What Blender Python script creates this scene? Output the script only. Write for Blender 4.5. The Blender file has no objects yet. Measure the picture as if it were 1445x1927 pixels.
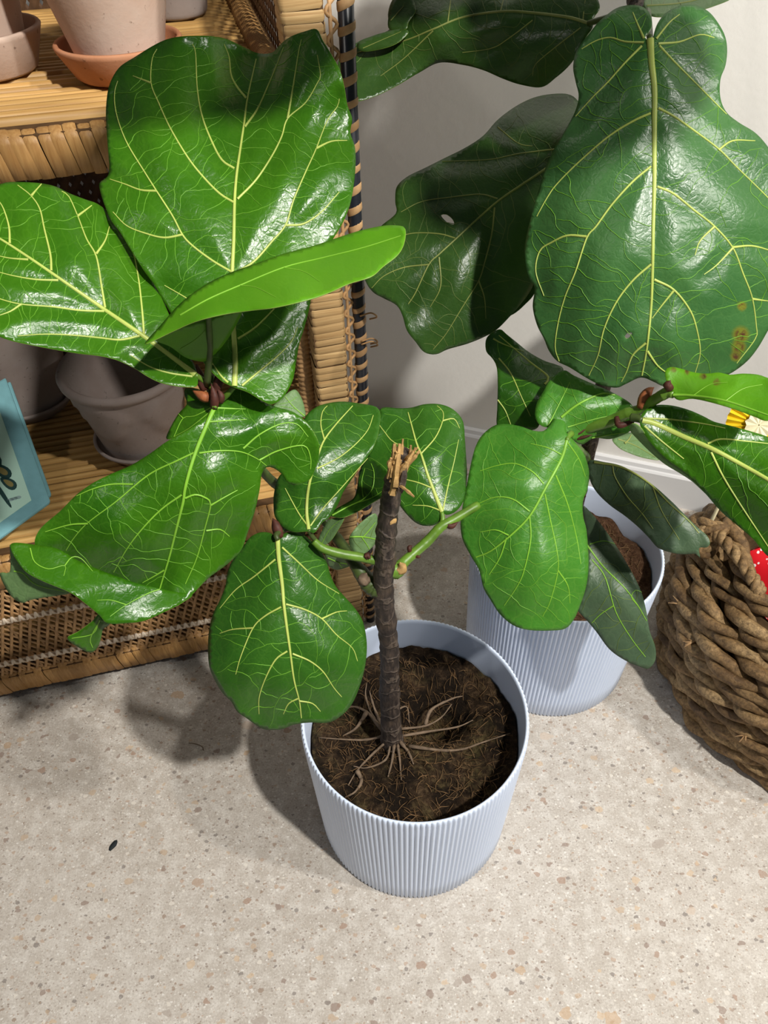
import bpy, bmesh, math, random
import numpy as np
from mathutils import Vector, Matrix, noise, geometry
random.seed(7); RNG = np.random.default_rng(7)
SC = bpy.context.scene
COL = SC.collection

# ------------------------------------------------------------------ camera
F, PITCH, ROLL, CH = 1428.45, math.radians(45.4816), math.radians(-1.5773), 1.25
CX, CY = 722.5, 963.5
FW = np.array([0, math.cos(PITCH), -math.sin(PITCH)])
_r0 = np.array([1., 0, 0]); _u0 = np.cross(_r0, FW)
RT = math.cos(ROLL) * _r0 + math.sin(ROLL) * _u0
UP = -math.sin(ROLL) * _r0 + math.cos(ROLL) * _u0
CAM = np.array([0, 0, CH])
cd = bpy.data.cameras.new('camera'); co = bpy.data.objects.new('camera', cd); COL.objects.link(co)
cd.sensor_fit = 'VERTICAL'; cd.sensor_height = 24; cd.sensor_width = 18; cd.lens = 24 * F / 1927
cd.clip_start = 0.01
co.matrix_world = Matrix(((RT[0], UP[0], -FW[0], 0), (RT[1], UP[1], -FW[1], 0), (RT[2], UP[2], -FW[2], CH), (0, 0, 0, 1)))
SC.camera = co

# ------------------------------------------------------------------ light
SC.view_settings.view_transform = 'Standard'; SC.view_settings.look = 'None'
SC.view_settings.exposure = 0.0; SC.view_settings.gamma = 1; SC.view_settings.use_curve_mapping = False
W = bpy.data.worlds.new('shop_ambient'); SC.world = W; W.use_nodes = True
W.node_tree.nodes['Background'].inputs[0].default_value = (0.80, 0.88, 1.0, 1)
W.node_tree.nodes['Background'].inputs[1].default_value = 0.085

def lamp(name, kind, loc, target, energy, color, **kw):
    d = bpy.data.lights.new(name, kind); o = bpy.data.objects.new(name, d); COL.objects.link(o)
    o.location = loc
    o.rotation_euler = (Vector(target) - Vector(loc)).to_track_quat('-Z', 'Y').to_euler()
    d.energy = energy; d.color = color
    for k, v in kw.items(): setattr(d, k, v)
    return o
# track spot behind and to the right of the photographer: the sharp shadows
lamp('track_spot_key', 'SPOT', (0.98, -0.52, 2.75), (0.0, 0.7, 0.4), 300, (1.0, 0.96, 0.90), shadow_soft_size=0.05, spot_size=1.25, spot_blend=0.5)
# second spot of the same track, to the left
lamp('track_spot_left', 'SPOT', (-1.35, -0.35, 2.75), (0.1, 0.8, 0.5), 20, (1.0, 0.94, 0.86), shadow_soft_size=0.06, spot_size=1.2, spot_blend=0.5)
# third spot washing the wall on the right
lamp('track_spot_right', 'SPOT', (2.0, -0.25, 2.7), (0.45, 1.0, 0.5), 165, (1.0, 0.96, 0.91), shadow_soft_size=0.06, spot_size=1.1, spot_blend=0.5)

# ------------------------------------------------------------------ helpers
def ray(px, py):
    return FW + RT * ((px - CX) / F) - UP * ((py - CY) / F)
def at(px, py, zc): return CAM + ray(px, py) * zc
def atz(px, py, z):
    d = ray(px, py); return CAM + d * ((z - CH) / d[2])
def tag(o, label=None, cat=None, group=None, kind=None):
    if label: o['label'] = label
    if cat: o['category'] = cat
    if group: o['group'] = group
    if kind: o['kind'] = kind
    return o
def empty(name, loc=(0, 0, 0), rz=0, parent=None):
    o = bpy.data.objects.new(name, None); COL.objects.link(o)
    o.location = loc; o.rotation_euler = (0, 0, rz); o.empty_display_size = .05
    if parent: o.parent = parent
    return o
def mesh(name, verts, faces, smooth=True):
    m = bpy.data.meshes.new(name)
    m.from_pydata([tuple(map(float, v)) for v in verts], [], faces)
    if smooth: m.polygons.foreach_set('use_smooth', [True] * len(m.polygons))
    m.update(); return m
def obj(name, me, mats=None, parent=None, loc=(0, 0, 0), world=False):
    o = bpy.data.objects.new(name, me); COL.objects.link(o)
    if mats is not None:
        if not isinstance(mats, (list, tuple)): mats = [mats]
        if len(me.materials) == 0:
            for m in mats: me.materials.append(m)
    if parent: o.parent = parent
    o.location = loc
    if world and parent and parent.type == 'EMPTY': o.location = -parent.location
    return o
class MB:
    def __init__(s): s.v = []; s.f = []
    def add(s, v, f):
        n = len(s.v); s.v += [tuple(map(float, p)) for p in v]; s.f += [tuple(i + n for i in q) for q in f]; return s
    def box(s, x0, x1, y0, y1, z0, z1):
        return s.add([(x0,y0,z0),(x1,y0,z0),(x1,y1,z0),(x0,y1,z0),(x0,y0,z1),(x1,y0,z1),(x1,y1,z1),(x0,y1,z1)],
                     [(0,3,2,1),(4,5,6,7),(0,1,5,4),(1,2,6,5),(2,3,7,6),(3,0,4,7)])
    def tube(s, pts, rad, n=8, cap=True, flat=None, closed=False):
        P = [Vector(p) for p in pts]; m = len(P)
        R = rad if isinstance(rad, (list, tuple, np.ndarray)) else [rad] * m
        vs = []; fs = []; ref = None
        for i in range(m):
            a = P[i - 1] if (i > 0 or closed) else P[i]; b = P[(i + 1) % m] if (i < m - 1 or closed) else P[i]
            t = (b - a).normalized() if (b - a).length > 1e-9 else Vector((0, 0, 1))
            if ref is None:
                ref = Vector((0, 0, 1)) if abs(t.z) < .9 else Vector((1, 0, 0))
            u = t.cross(ref)
            if u.length < 1e-6: u = t.orthogonal()
            u.normalize(); w = u.cross(t).normalized(); ref = w
            for k in range(n):
                an = 2 * math.pi * k / n
                vs.append(P[i] + (u * math.cos(an) + w * math.sin(an)) * float(R[i]))
        for i in range(m if closed else m - 1):
            j = (i + 1) % m
            for k in range(n):
                fs.append((i*n+k, i*n+(k+1)%n, j*n+(k+1)%n, j*n+k))
        if cap and not closed:
            fs.append(tuple(range(n - 1, -1, -1))); fs.append(tuple((m-1)*n + k for k in range(n)))
        return s.add(vs, fs)
    def lathe(s, prof, n=48, c=(0, 0, 0)):
        vs = []; fs = []; m = len(prof)
        for r, z in prof:
            for k in range(n):
                a = 2*math.pi*k/n; vs.append((c[0]+r*math.cos(a), c[1]+r*math.sin(a), c[2]+z))
        for i in range(m-1):
            for k in range(n): fs.append((i*n+k, i*n+(k+1)%n, (i+1)*n+(k+1)%n, (i+1)*n+k))
        return s.add(vs, fs)
    def mesh(s, name, smooth=True): return mesh(name, s.v, s.f, smooth)
def catmull(P, closed=False, step=None, n=8):
    P = np.asarray(P, float); m = len(P); out = []
    rng = range(m) if closed else range(m - 1)
    for i in rng:
        p1, p2 = P[i], P[(i+1) % m]
        p0 = P[i-1] if (closed or i > 0) else 2*p1 - p2
        p3 = P[(i+2) % m] if (closed or i < m-2) else 2*p2 - p1
        k = max(1, int(round(np.linalg.norm(p2[:2]-p1[:2]) / step))) if step else n
        for j in range(k):
            t = j / k
            out.append(.5*((2*p1) + (-p0+p2)*t + (2*p0-5*p1+4*p2-p3)*t*t + (-p0+3*p1-3*p2+p3)*t**3))
    if not closed: out.append(P[-1])
    return np.array(out)
def bevel(o, w, seg=2):
    m = o.modifiers.new('bevel', 'BEVEL'); m.width = w; m.segments = seg; m.limit_method = 'ANGLE'; return o

# ------------------------------------------------------------------ materials
class NT:
    def __init__(s, name):
        s.m = bpy.data.materials.new(name); s.m.use_nodes = True; s.t = s.m.node_tree
        s.b = s.t.nodes['Principled BSDF']; s.out = s.t.nodes['Material Output']
    def n(s, typ, ins=None, **kw):
        x = s.t.nodes.new(typ)
        for k, v in kw.items(): setattr(x, k, v)
        for k, v in (ins or {}).items(): s.set(x, k, v)
        return x
    def set(s, x, k, v):
        if isinstance(v, bpy.types.NodeSocket): s.t.links.new(v, x.inputs[k])
        else: x.inputs[k].default_value = v
    def coord(s, which='Object', scale=(1, 1, 1)):
        c = s.n('ShaderNodeTexCoord').outputs[which]
        if scale == (1, 1, 1): return c
        return s.n('ShaderNodeMapping', {'Vector': c, 'Scale': scale}).outputs[0]
    def noise(s, vec, scale, detail=4, rough=.55):
        return s.n('ShaderNodeTexNoise', {'Vector': vec, 'Scale': scale, 'Detail': detail, 'Roughness': rough}).outputs['Fac']
    def ramp(s, fac, stops, interp='LINEAR'):
        r = s.n('ShaderNodeValToRGB', {'Fac': fac}); e = r.color_ramp.elements; r.color_ramp.interpolation = interp
        while len(e) < len(stops): e.new(.5)
        for x, (p, c) in zip(e, stops):
            x.position = p; x.color = c if len(c) == 4 else (*c, 1)
        return r.outputs[0]
    def mix(s, fac, a, b, mode='MIX'):
        x = s.n('ShaderNodeMix', data_type='RGBA', blend_type=mode)
        for k, v in ((0, fac), (6, a), (7, b)):
            if isinstance(v, tuple) and len(v) == 3: v = (*v, 1)
            s.set(x, k, v)
        return x.outputs[2]
    def math(s, op, a, b=0.0):
        x = s.n('ShaderNodeMath', operation=op); s.set(x, 0, a); s.set(x, 1, b); return x.outputs[0]
    def bump(s, h, strength=.3, dist=.002, normal=None):
        x = s.n('ShaderNodeBump', {'Height': h, 'Strength': strength, 'Distance': dist})
        if normal is not None: s.set(x, 'Normal', normal)
        s.t.links.new(x.outputs[0], s.b.inputs['Normal']); return x.outputs[0]
    def fin(s, color=None, rough=None, spec=None):
        if color is not None: s.set(s.b, 'Base Color', (*color, 1) if isinstance(color, tuple) and len(color) == 3 else color)
        if rough is not None: s.set(s.b, 'Roughness', rough)
        if spec is not None: s.b.inputs['Specular IOR Level'].default_value = spec
        return s.m
def W3(v): return (v, v, v)

def leaf_mat(name, dark, light, vein, trans, rough=.29, net=.09, tfac=.16, bumps=.22):
    N = NT(name); uv = N.coord('UV')
    rnd = N.n('ShaderNodeObjectInfo').outputs['Random']
    wob = N.n('ShaderNodeTexNoise', {'Vector': uv, 'Scale': 60., 'Detail': 2.}).outputs['Color']
    v2 = N.mix(.012, uv, wob, 'ADD')
    big = N.n('ShaderNodeTexVoronoi', {'Vector': v2, 'Scale': 48.}, feature='DISTANCE_TO_EDGE').outputs['Distance']
    mid = N.n('ShaderNodeTexVoronoi', {'Vector': v2, 'Scale': 150.}, feature='DISTANCE_TO_EDGE').outputs['Distance']
    fine = N.n('ShaderNodeTexVoronoi', {'Vector': uv, 'Scale': 420.}, feature='DISTANCE_TO_EDGE').outputs['Distance']
    l1 = N.ramp(big, [(0.0, W3(1)), (.022, W3(.4)), (.045, W3(0))])
    l2 = N.ramp(mid, [(0.0, W3(1)), (.10, W3(0))])
    nz = N.noise(uv, 14., 4)
    c = N.mix(N.ramp(nz, [(.3, W3(0)), (.72, W3(1))]), dark, light)
    c = N.mix(N.math('MULTIPLY', rnd, .25), c, light)
    c = N.mix(N.math('MULTIPLY', l1, net), c, vein)
    c = N.mix(N.math('MULTIPLY', l2, net * .45), c, vein)
    at_ = N.n('ShaderNodeAttribute', attribute_name='spot')
    c = N.mix(N.ramp(at_.outputs['Fac'], [(.15, W3(0)), (.5, W3(1))]), c, (.17, .19, .02))
    sp2 = N.math('MULTIPLY', N.ramp(at_.outputs['Fac'], [(.4, W3(0)), (.75, W3(1))]), N.ramp(N.noise(uv, 150., 3), [(.42, W3(0)), (.55, W3(1))]))
    c = N.mix(sp2, c, (.10, .04, .02))
    h = N.math('ADD', N.math('MULTIPLY', N.ramp(big, [(0, W3(0)), (.22, W3(1))]), .7),
               N.math('ADD', N.math('MULTIPLY', N.ramp(mid, [(0, W3(0)), (.2, W3(1))]), .45), N.math('MULTIPLY', N.ramp(fine, [(0, W3(0)), (.3, W3(1))]), .14)))
    N.bump(h, bumps, .0012)
    N.fin(c, N.math('ADD', rough - .05, N.math('MULTIPLY', nz, .12)), .5)
    tr = N.n('ShaderNodeBsdfTranslucent', {'Color': (*trans, 1)})
    mx = N.n('ShaderNodeMixShader', {0: tfac}); N.t.links.new(N.b.outputs[0], mx.inputs[1]); N.t.links.new(tr.outputs[0], mx.inputs[2])
    N.t.links.new(mx.outputs[0], N.out.inputs[0])
    return N.m
VEINC = (.42, .55, .10)
M = {}
M['fresh'] = leaf_mat('leaf_fresh_green', (.024, .118, .003), (.052, .180, .004), (.16, .40, .03), (.16, .46, .01))
M['mid'] = leaf_mat('leaf_mid_green', (.022, .100, .008), (.042, .150, .012), (.16, .36, .04), (.12, .36, .02), rough=.29)
M['deep'] = leaf_mat('leaf_deep_green', (.034, .120, .030), (.062, .18, .045), (.16, .32, .08), (.10, .28, .04), rough=.33)
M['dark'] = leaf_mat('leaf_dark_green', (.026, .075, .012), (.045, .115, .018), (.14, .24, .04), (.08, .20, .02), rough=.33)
M['young'] = leaf_mat('leaf_young_yellow_green', (.10, .33, .008), (.15, .42, .012), (.26, .52, .03), (.34, .68, .02), rough=.42, net=.08, tfac=.34, bumps=.10)
M['soft'] = leaf_mat('leaf_soft_green', (.045, .20, .016), (.075, .26, .025), (.22, .42, .06), (.16, .42, .03), rough=.36, net=.16, bumps=.2)
M['grey'] = leaf_mat('leaf_grey_green', (.055, .105, .055), (.085, .14, .07), (.20, .30, .14), (.10, .22, .05), rough=.45, net=.12, bumps=.2)
M['under'] = leaf_mat('leaf_underside', (.12, .22, .085), (.16, .28, .10), (.30, .44, .18), (.14, .36, .04), rough=.5, net=.15, bumps=.3)
def plain(name, color, rough=.5, spec=.4, var=.0, scale=30., bump=0., bscale=200., dist=.001):
    N = NT(name); o = N.coord('Object'); c = color
    if var:
        nz = N.noise(o, scale, 5); k = 1 - var
        c = N.mix(N.ramp(nz, [(.3, W3(0)), (.7, W3(1))]), tuple(x*k for x in color), tuple(min(1, x*(1+var)) for x in color))
    if bump: N.bump(N.noise(o, bscale, 5), bump, dist)
    return N.fin(c, rough, spec)
M['rim'] = plain('leaf_margin', (.22, .36, .05), .4)
M['vein'] = plain('leaf_vein', (.44, .53, .115), .42, .4, .12, 40.)
M['net'] = plain('leaf_vein_net', (.13, .33, .025), .4, .4, .15, 60.)
M['net_dull'] = plain('leaf_vein_net_dull', (.11, .17, .035), .45, .4, .15, 60.)
M['vein_green'] = plain('leaf_vein_green', (.20, .44, .035), .42, .4, .12, 40.)
M['vein_dull'] = plain('leaf_vein_dull', (.24, .28, .07), .45, .4, .15, 40.)
M['petiole'] = plain('petiole_green', (.11, .22, .022), .4, .5, .25, 60., .2)
M['petiole_dark'] = plain('petiole_dark', (.055, .085, .02), .45, .4, .3, 60., .2)
M['stipule'] = plain('stipule_brown', (.07, .022, .014), .6, .3, .4, 120., .4)
M['stipule_rust'] = plain('stipule_rust', (.26, .085, .03), .6, .3, .4, 120., .4)
M['root'] = plain('root_tan', (.17, .12, .08), .75, .2, .35, 90., .5)
M['splinter'] = plain('splintered_wood', (.42, .26, .10), .7, .2, .5, 70., .6, 300.)
def bark():
    N = NT('bark'); o = N.coord('Object'); s = N.coord('Object', (1, 1, .22))
    f = N.noise(s, 190., 7, .7); g = N.noise(o, 30., 4)
    wv = N.n('ShaderNodeTexWave', {'Vector': o, 'Scale': 11., 'Distortion': 9., 'Detail': 3., 'Detail Scale': 3.}, wave_type='BANDS', bands_direction='Z').outputs['Fac']
    c = N.ramp(f, [(.28, (.012, .009, .008)), (.5, (.045, .033, .027)), (.72, (.15, .11, .08))])
    c = N.mix(N.ramp(g, [(.52, W3(0)), (.75, W3(.55))]), c, (.13, .085, .05))
    c = N.mix(N.ramp(wv, [(.92, W3(0)), (.98, W3(.4))]), c, (.22, .17, .13))
    N.bump(N.math('ADD', f, N.math('MULTIPLY', N.ramp(wv, [(.8, W3(0)), (1., W3(1))]), .6)), .8, .003); return N.fin(c, .6, .4)
M['bark'] = bark()
def soil(name, a, b, c3, moss=True):
    N = NT(name); o = N.coord('Object')
    f = N.noise(o, 130., 8, .75); g = N.noise(o, 16., 4)
    c = N.ramp(f, [(.28, a), (.52, b), (.75, c3)])
    if moss: c = N.mix(N.ramp(N.noise(o, 19., 5, .7), [(.44, W3(.9)), (.58, W3(0))]), c, (.010, .0065, .004))
    if moss: c = N.mix(N.math('MULTIPLY', N.ramp(g, [(.5, W3(0)), (.66, W3(.55))]), N.ramp(f, [(.4, W3(0)), (.6, W3(1))])), c, (.15, .12, .045))
    N.bump(N.math('ADD', f, N.math('MULTIPLY', N.noise(o, 500., 4), .5)), 1.0, .008); return N.fin(c, .9, .15)
M['soil'] = soil('potting_soil', (.014, .008, .004), (.075, .045, .024), (.26, .17, .09))
M['coir'] = soil('brown_coir', (.04, .018, .009), (.13, .065, .034), (.26, .15, .085), False)
M['fibre'] = plain('soil_fibre', (.16, .095, .045), .85, .1, .5, 50.)
M['pot'] = plain('lavender_white_plastic', (.72, .82, 1.0), .42, .45)
M['pot_inner'] = M['pot']
def terracotta(name, a, b, pale=.5):
    N = NT(name); o = N.coord('Object'); f = N.noise(o, 9., 5, .6); g = N.noise(o, 140., 4)
    c = N.mix(N.ramp(f, [(.5-pale*.3, W3(0)), (.95-pale*.5, W3(1))]), a, b)
    c = N.mix(N.ramp(g, [(.66, W3(0)), (.72, W3(.7))]), c, tuple(x*.45 for x in a))
    N.bump(g, .25, .0015); return N.fin(c, .85, .2)
M['terra'] = terracotta('pale_terracotta', (.52, .33, .235), (.62, .47, .38), .75)
M['terra_red'] = terracotta('orange_terracotta', (.50, .215, .105), (.56, .29, .17), .3)
M['terra_shaded'] = terracotta('shaded_terracotta', (.30, .235, .205), (.38, .32, .29), .6)  # the pale terracotta again, shade of the tiers put into its colour
def rattan(name, a, b, stretch, scale=60., rough=.5):
    N = NT(name); s = N.coord('Object', stretch); rnd = N.n('ShaderNodeObjectInfo').outputs['Random']
    off = N.n('ShaderNodeVectorMath', {0: s}, operation='ADD'); N.t.links.new(N.math('MULTIPLY', rnd, 40.), off.inputs[1])
    f = N.noise(off.outputs[0], scale, 5, .6)
    c = N.mix(N.ramp(f, [(.3, W3(0)), (.7, W3(1))]), a, b)
    c = N.mix(N.math('MULTIPLY', rnd, .45), c, tuple(x*.55 for x in a))
    N.bump(f, .35, .0012); return N.fin(c, rough, .4)
def hyacinth():
    N = NT('hyacinth_strand'); o = N.coord('Object'); rnd = N.n('ShaderNodeObjectInfo').outputs['Random']
    off = N.n('ShaderNodeVectorMath', {0: o}, operation='ADD'); N.t.links.new(N.math('MULTIPLY', rnd, 40.), off.inputs[1])
    g = N.noise(off.outputs[0], 11., 4, .6); f = N.noise(off.outputs[0], 170., 6, .7)
    c = N.ramp(g, [(.30, (.11, .06, .024)), (.48, (.29, .175, .072)), (.68, (.52, .35, .165))])
    c = N.mix(N.ramp(f, [(.35, W3(.75)), (.6, W3(0))]), c, (.05, .026, .011))
    N.bump(f, .8, .003); return N.fin(c, .6, .35)
M['slat'] = rattan('bamboo_slat', (.46, .24, .065), (.74, .47, .17), (.03, 1, 1), 200.)
M['wrap_v'] = rattan('rattan_strip_upright', (.40, .20, .06), (.62, .36, .13), (3, 3, .12), 110.)
M['wrap_h'] = rattan('rattan_strip_level', (.42, .25, .10), (.66, .45, .21), (.12, .12, 3), 110.)
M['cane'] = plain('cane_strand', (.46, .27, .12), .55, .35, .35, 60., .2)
M['cane_shaded'] = plain('cane_strand_shaded', (.13, .065, .03), .6, .3, .35, 60., .2)  # darker copy of the cane, shade of back and side weave in its colour
M['twine'] = plain('white_twine', (.74, .62, .48), .8, .2, .2, 200., .5, 700.)
M['black'] = plain('black_pole_binding', (.012, .014, .02), .3, .5, .3, 60.)
M['band'] = rattan('tan_binding', (.40, .23, .10), (.60, .38, .19), (1, 1, 1), 60.)
M['core'] = plain('rattan_core_shadowed', (.10, .055, .025), .7, .2, .3, 60.)
M['hya'] = hyacinth()
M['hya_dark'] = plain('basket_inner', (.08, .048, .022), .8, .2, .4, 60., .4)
def wallm(name, col, b=.12):
    N = NT(name); o = N.coord('Object'); f = N.noise(o, 70., 6, .6)
    N.bump(f, b, .004); return N.fin(col, .8, .2)
M['wall'] = wallm('off_white_wall', (.84, .82, .77))
M['base'] = wallm('painted_skirting', (.70, .70, .70), .03)
def terrazzo():
    N = NT('terrazzo'); o = N.coord('Object')
    big = N.noise(o, 2.2, 6, .65); fine = N.noise(o, 330., 3, .75); mid = N.noise(o, 45., 6, .7)
    c = N.mix(N.ramp(big, [(.35, W3(0)), (.65, W3(1))]), (.46, .41, .35), (.55, .50, .44))
    c = N.mix(N.ramp(mid, [(.44, W3(0)), (.62, W3(.8))]), c, (.66, .62, .56))
    c = N.mix(N.ramp(fine, [(.54, W3(0)), (.66, W3(.6))]), c, (.30, .26, .22))
    c = N.mix(N.ramp(fine, [(.34, W3(.7)), (.43, W3(0))]), c, (.78, .75, .70))
    for sc, th, keep, cols in ((240., .34, .55, ((.26, .20, .16), (.44, .33, .25), (.80, .77, .72), (.36, .30, .25))),
                               (115., .34, .66, ((.30, .21, .15), (.47, .34, .25), (.20, .17, .15), (.74, .69, .61))),
                               (58., .30, .74, ((.36, .23, .16), (.52, .39, .27), (.27, .19, .15), (.60, .45, .30))),
                               (30., .22, .86, ((.44, .31, .22), (.58, .47, .37), (.40, .34, .29), (.52, .36, .22)))):
        mp = N.n('ShaderNodeMapping', {'Vector': o, 'Scale': (1, 1.35, 1), 'Rotation': (0, 0, sc)}).outputs[0]
        wob = N.n('ShaderNodeTexNoise', {'Vector': o, 'Scale': sc * 1.8, 'Detail': 2.}).outputs['Color']
        vv = N.mix(.7 / sc, mp, wob, 'ADD')
        V = N.n('ShaderNodeTexVoronoi', {'Vector': vv, 'Scale': sc, 'Randomness': 1.})
        sep = N.n('ShaderNodeSeparateColor', {0: V.outputs['Color']})
        size = N.math('MULTIPLY', N.ramp(sep.outputs[0], [(keep, W3(0)), (1., W3(1))]), th + .14)
        mask = N.math('LESS_THAN', V.outputs['Distance'], size)
        cc = N.ramp(sep.outputs[1], [(i / 4, k) for i, k in enumerate(cols)], 'CONSTANT')
        c = N.mix(N.math('MULTIPLY', mask, .7), c, cc)
    N.bump(fine, .05, .001)
    return N.fin(c, N.math('ADD', .42, N.math('MULTIPLY', mid, .25)), .35)
M['floor'] = terrazzo()

# ------------------------------------------------------------------ setting
fl = obj('floor', MB().box(-3.2, 3.2, -2.4, 3.2, -.05, 0).mesh('floor', False), M['floor']); tag(fl, kind='structure')
WA = math.radians(-20.1)
wroot = (.199, 1.398, 0)
wl = obj('wall_back', MB().box(-2.6, 2.6, .012, .13, 0, 2.9).mesh('wall_back', False), M['wall'], loc=wroot); wl.rotation_euler.z = WA; tag(wl, kind='structure')
mb = MB()
prof = [(0.012, 0), (-.006, 0), (-.006, .084), (-.003, .088), (.0, .090), (.002, .099), (.005, .1), (.012, .1)]
vs = [(x, y, z) for x in (-2.6, 2.6) for y, z in prof]; n = len(prof)
mb.add(vs, [(i, i+1, n+i+1, n+i) for i in range(n-1)] + [tuple(range(n-1, -1, -1)), tuple(range(n, 2*n))])
bb = obj('baseboard_back', mb.mesh('baseboard_back', False), M['base'], loc=wroot); bb.rotation_euler.z = WA; tag(bb, kind='structure')

# ------------------------------------------------------------------ ribbed planters
PR, PH, PB = .160, .298, .1517
def planter_mesh():
    nr = 142; sub = 6; n = nr * sub
    prof = [(PB-.012, 0, 0), (PB-.004, .0005, .2), (PB, .004, 1)]
    for i in range(1, 7): prof.append((PB+(PR-PB)*i/6*.98, .004+(PH-.012)*i/6*.995, 1))
    prof += [(PR-.0006, PH-.003, .8), (PR-.0018, PH-.0006, .5), (PR-.0035, PH, .15), (PR-.0055, PH-.0012, 0), (PR-.0065, PH-.006, 0),
             (PR-.008, PH-.06, 0), (PR-.010, PH-.14, 0), (PB-.008, .02, 0), (.0005, .018, 0)]
    vs = []; fs = []
    for r, z, k in prof:
        for i in range(n):
            a = 2*math.pi*i/n; q = abs(math.cos(math.pi*i/sub))
            rr = r - k*.0030*(1-q**.8)
            vs.append((rr*math.cos(a), rr*math.sin(a), z))
    for j in range(len(prof)-1):
        for i in range(n): fs.append((j*n+i, j*n+(i+1) % n, (j+1)*n+(i+1) % n, (j+1)*n+i))
    fs.append(tuple(range(n-1, -1, -1)))
    return mesh('planter', vs, fs)
P1 = (.0348, .5447, 0); P2 = (.3042, .8458, 0)
pm = planter_mesh()
p1 = obj('planter', pm, M['pot'], loc=P1)
tag(p1, 'ribbed lavender white planter in front, holding the fig with the snapped trunk', 'planter', 'ribbed plastic planters')
p2 = p1.copy(); COL.objects.link(p2); p2.location = P2
tag(p2, 'ribbed lavender white planter behind, beside the woven basket', 'planter', 'ribbed plastic planters')

SOILZ = .232
def soil_height(x, y, seed, crater):
    h = .010*noise.fractal(Vector((x*22+seed, y*22, 0)), .9, 2.0, 5) + .0035*noise.noise(Vector((x*120, y*120, seed)))
    if crater:
        h -= .085*math.exp(-(((x-.038)/.042)**2 + ((y-.040)/.040)**2))
        h -= .020*math.exp(-(((x+.06)/.05)**2 + ((y-.02)/.05)**2))
        h += .012*math.exp(-(((x-.01)/.05)**2 + ((y+.075)/.03)**2))
    return h
def soil_obj(c, mat, seed, crater, z0):
    nr, na = 46, 150; R = PR-.0105; vs = [(0, 0, soil_height(0, 0, seed, crater))]; fs = []
    for i in range(1, nr+1):
        r = R*i/nr
        for k in range(na):
            a = 2*math.pi*k/na; x, y = r*math.cos(a), r*math.sin(a)
            e = .010*max(0, (i/nr-.9)/.1)*(.4+.6*noise.noise(Vector((math.cos(a)*4, math.sin(a)*4, seed))))
            vs.append((x, y, soil_height(x, y, seed, crater)+e))
    for k in range(na): fs.append((0, 1+k, 1+(k+1) % na))
    for i in range(nr-1):
        for k in range(na): fs.append((1+i*na+k, 1+(i+1)*na+k, 1+(i+1)*na+(k+1) % na, 1+i*na+(k+1) % na))
    # skirt and underside so the soil is a body
    b = len(vs); o = 1+(nr-1)*na
    for k in range(na):
        x, y, z = vs[o+k]; vs.append((x*.965, y*.965, -.12))
    for k in range(na): fs.append((o+k, b+k, b+(k+1) % na, o+(k+1) % na))
    fs.append(tuple(b+k for k in range(na-1, -1, -1)))
    return obj('potting_soil', mesh('potting_soil', vs, fs), mat, loc=(c[0], c[1], z0))
s1 = soil_obj(P1, M['soil'], 3.1, True, SOILZ)
tag(s1, 'dark fibrous potting soil with a hollow, in the front planter', 'soil', kind='stuff')
s2 = soil_obj(P2, M['coir'], 8.4, False, .238)
tag(s2, 'loose brown coir soil in the planter behind', 'soil', kind='stuff')
def fibres(parent, seed, crater, cnt, mat, lmin, lmax, rad):
    mb = MB(); rr = random.Random(seed)
    for _ in range(cnt):
        r = (PR-.018)*math.sqrt(rr.random()); a = rr.random()*6.283; x, y = r*math.cos(a), r*math.sin(a)
        th = rr.random()*6.283; L = rr.uniform(lmin, lmax); cur = rr.uniform(-1.5, 1.5); pts = []
        lift = rr.uniform(.0, .006)
        for i in range(5):
            t = i/4; z = soil_height(x, y, seed, crater)+.0012+lift*math.sin(t*3.1)
            pts.append((x, y, z)); x += math.cos(th+cur*t)*L/4; y += math.sin(th+cur*t)*L/4
            if math.hypot(x, y) > PR-.016: break
        if len(pts) > 2:
            w = rr.uniform(.5, 1.)*rad; mb.tube(pts, [w]*(len(pts)-1)+[w*.4], 3, False)
    o = obj('soil_fibres', mb.mesh('soil_fibres'), mat, parent); tag(o, kind='stuff'); return o
fibres(s1, 3.1, True, 800, M['fibre'], .006, .026, .00055)
fibres(s2, 8.4, False, 700, M['fibre'], .006, .02, .0006)

# ------------------------------------------------------------------ fig leaves
def tps(ctrl):
    C = np.asarray(ctrl, float); n = len(C); P = C[:, :2]/500.
    def K(a, b):
        d2 = ((a[:, None]-b[None])**2).sum(-1); return np.where(d2 > 1e-12, .5*d2*np.log(np.maximum(d2, 1e-12)), 0)
    A = np.zeros((n+3, n+3)); A[:n, :n] = K(P, P)+np.eye(n)*2e-3
    Q = np.c_[np.ones(n), P]; A[:n, n:] = Q; A[n:, :n] = Q.T
    w = np.linalg.lstsq(A, np.r_[C[:, 2], 0, 0, 0], rcond=None)[0]
    def f(X):
        X = np.atleast_2d(X)/500.; return K(X, P)@w[:n]+np.c_[np.ones(len(X)), X]@w[n:]
    return f
def seg_dist(X, lines):
    best = np.full(len(X), 1e9)
    for L in lines:
        A, B = L[:-1], L[1:]
        for a, b in zip(A, B):
            d = b-a; t = np.clip(((X-a)@d)/max(1e-9, d@d), 0, 1)
            best = np.minimum(best, np.hypot(*(X-a-t[:, None]*d).T))
    return best
def inside(X, poly):
    x, y = X[:, 0], X[:, 1]; r = np.zeros(len(X), bool); n = len(poly)
    for i in range(n):
        x1, y1 = poly[i-1]; x2, y2 = poly[i]
        if y1 == y2: continue
        c = ((y1 > y) != (y2 > y)) & (x < (x2-x1)*(y-y1)/(y2-y1)+x1); r ^= c
    return r
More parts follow.
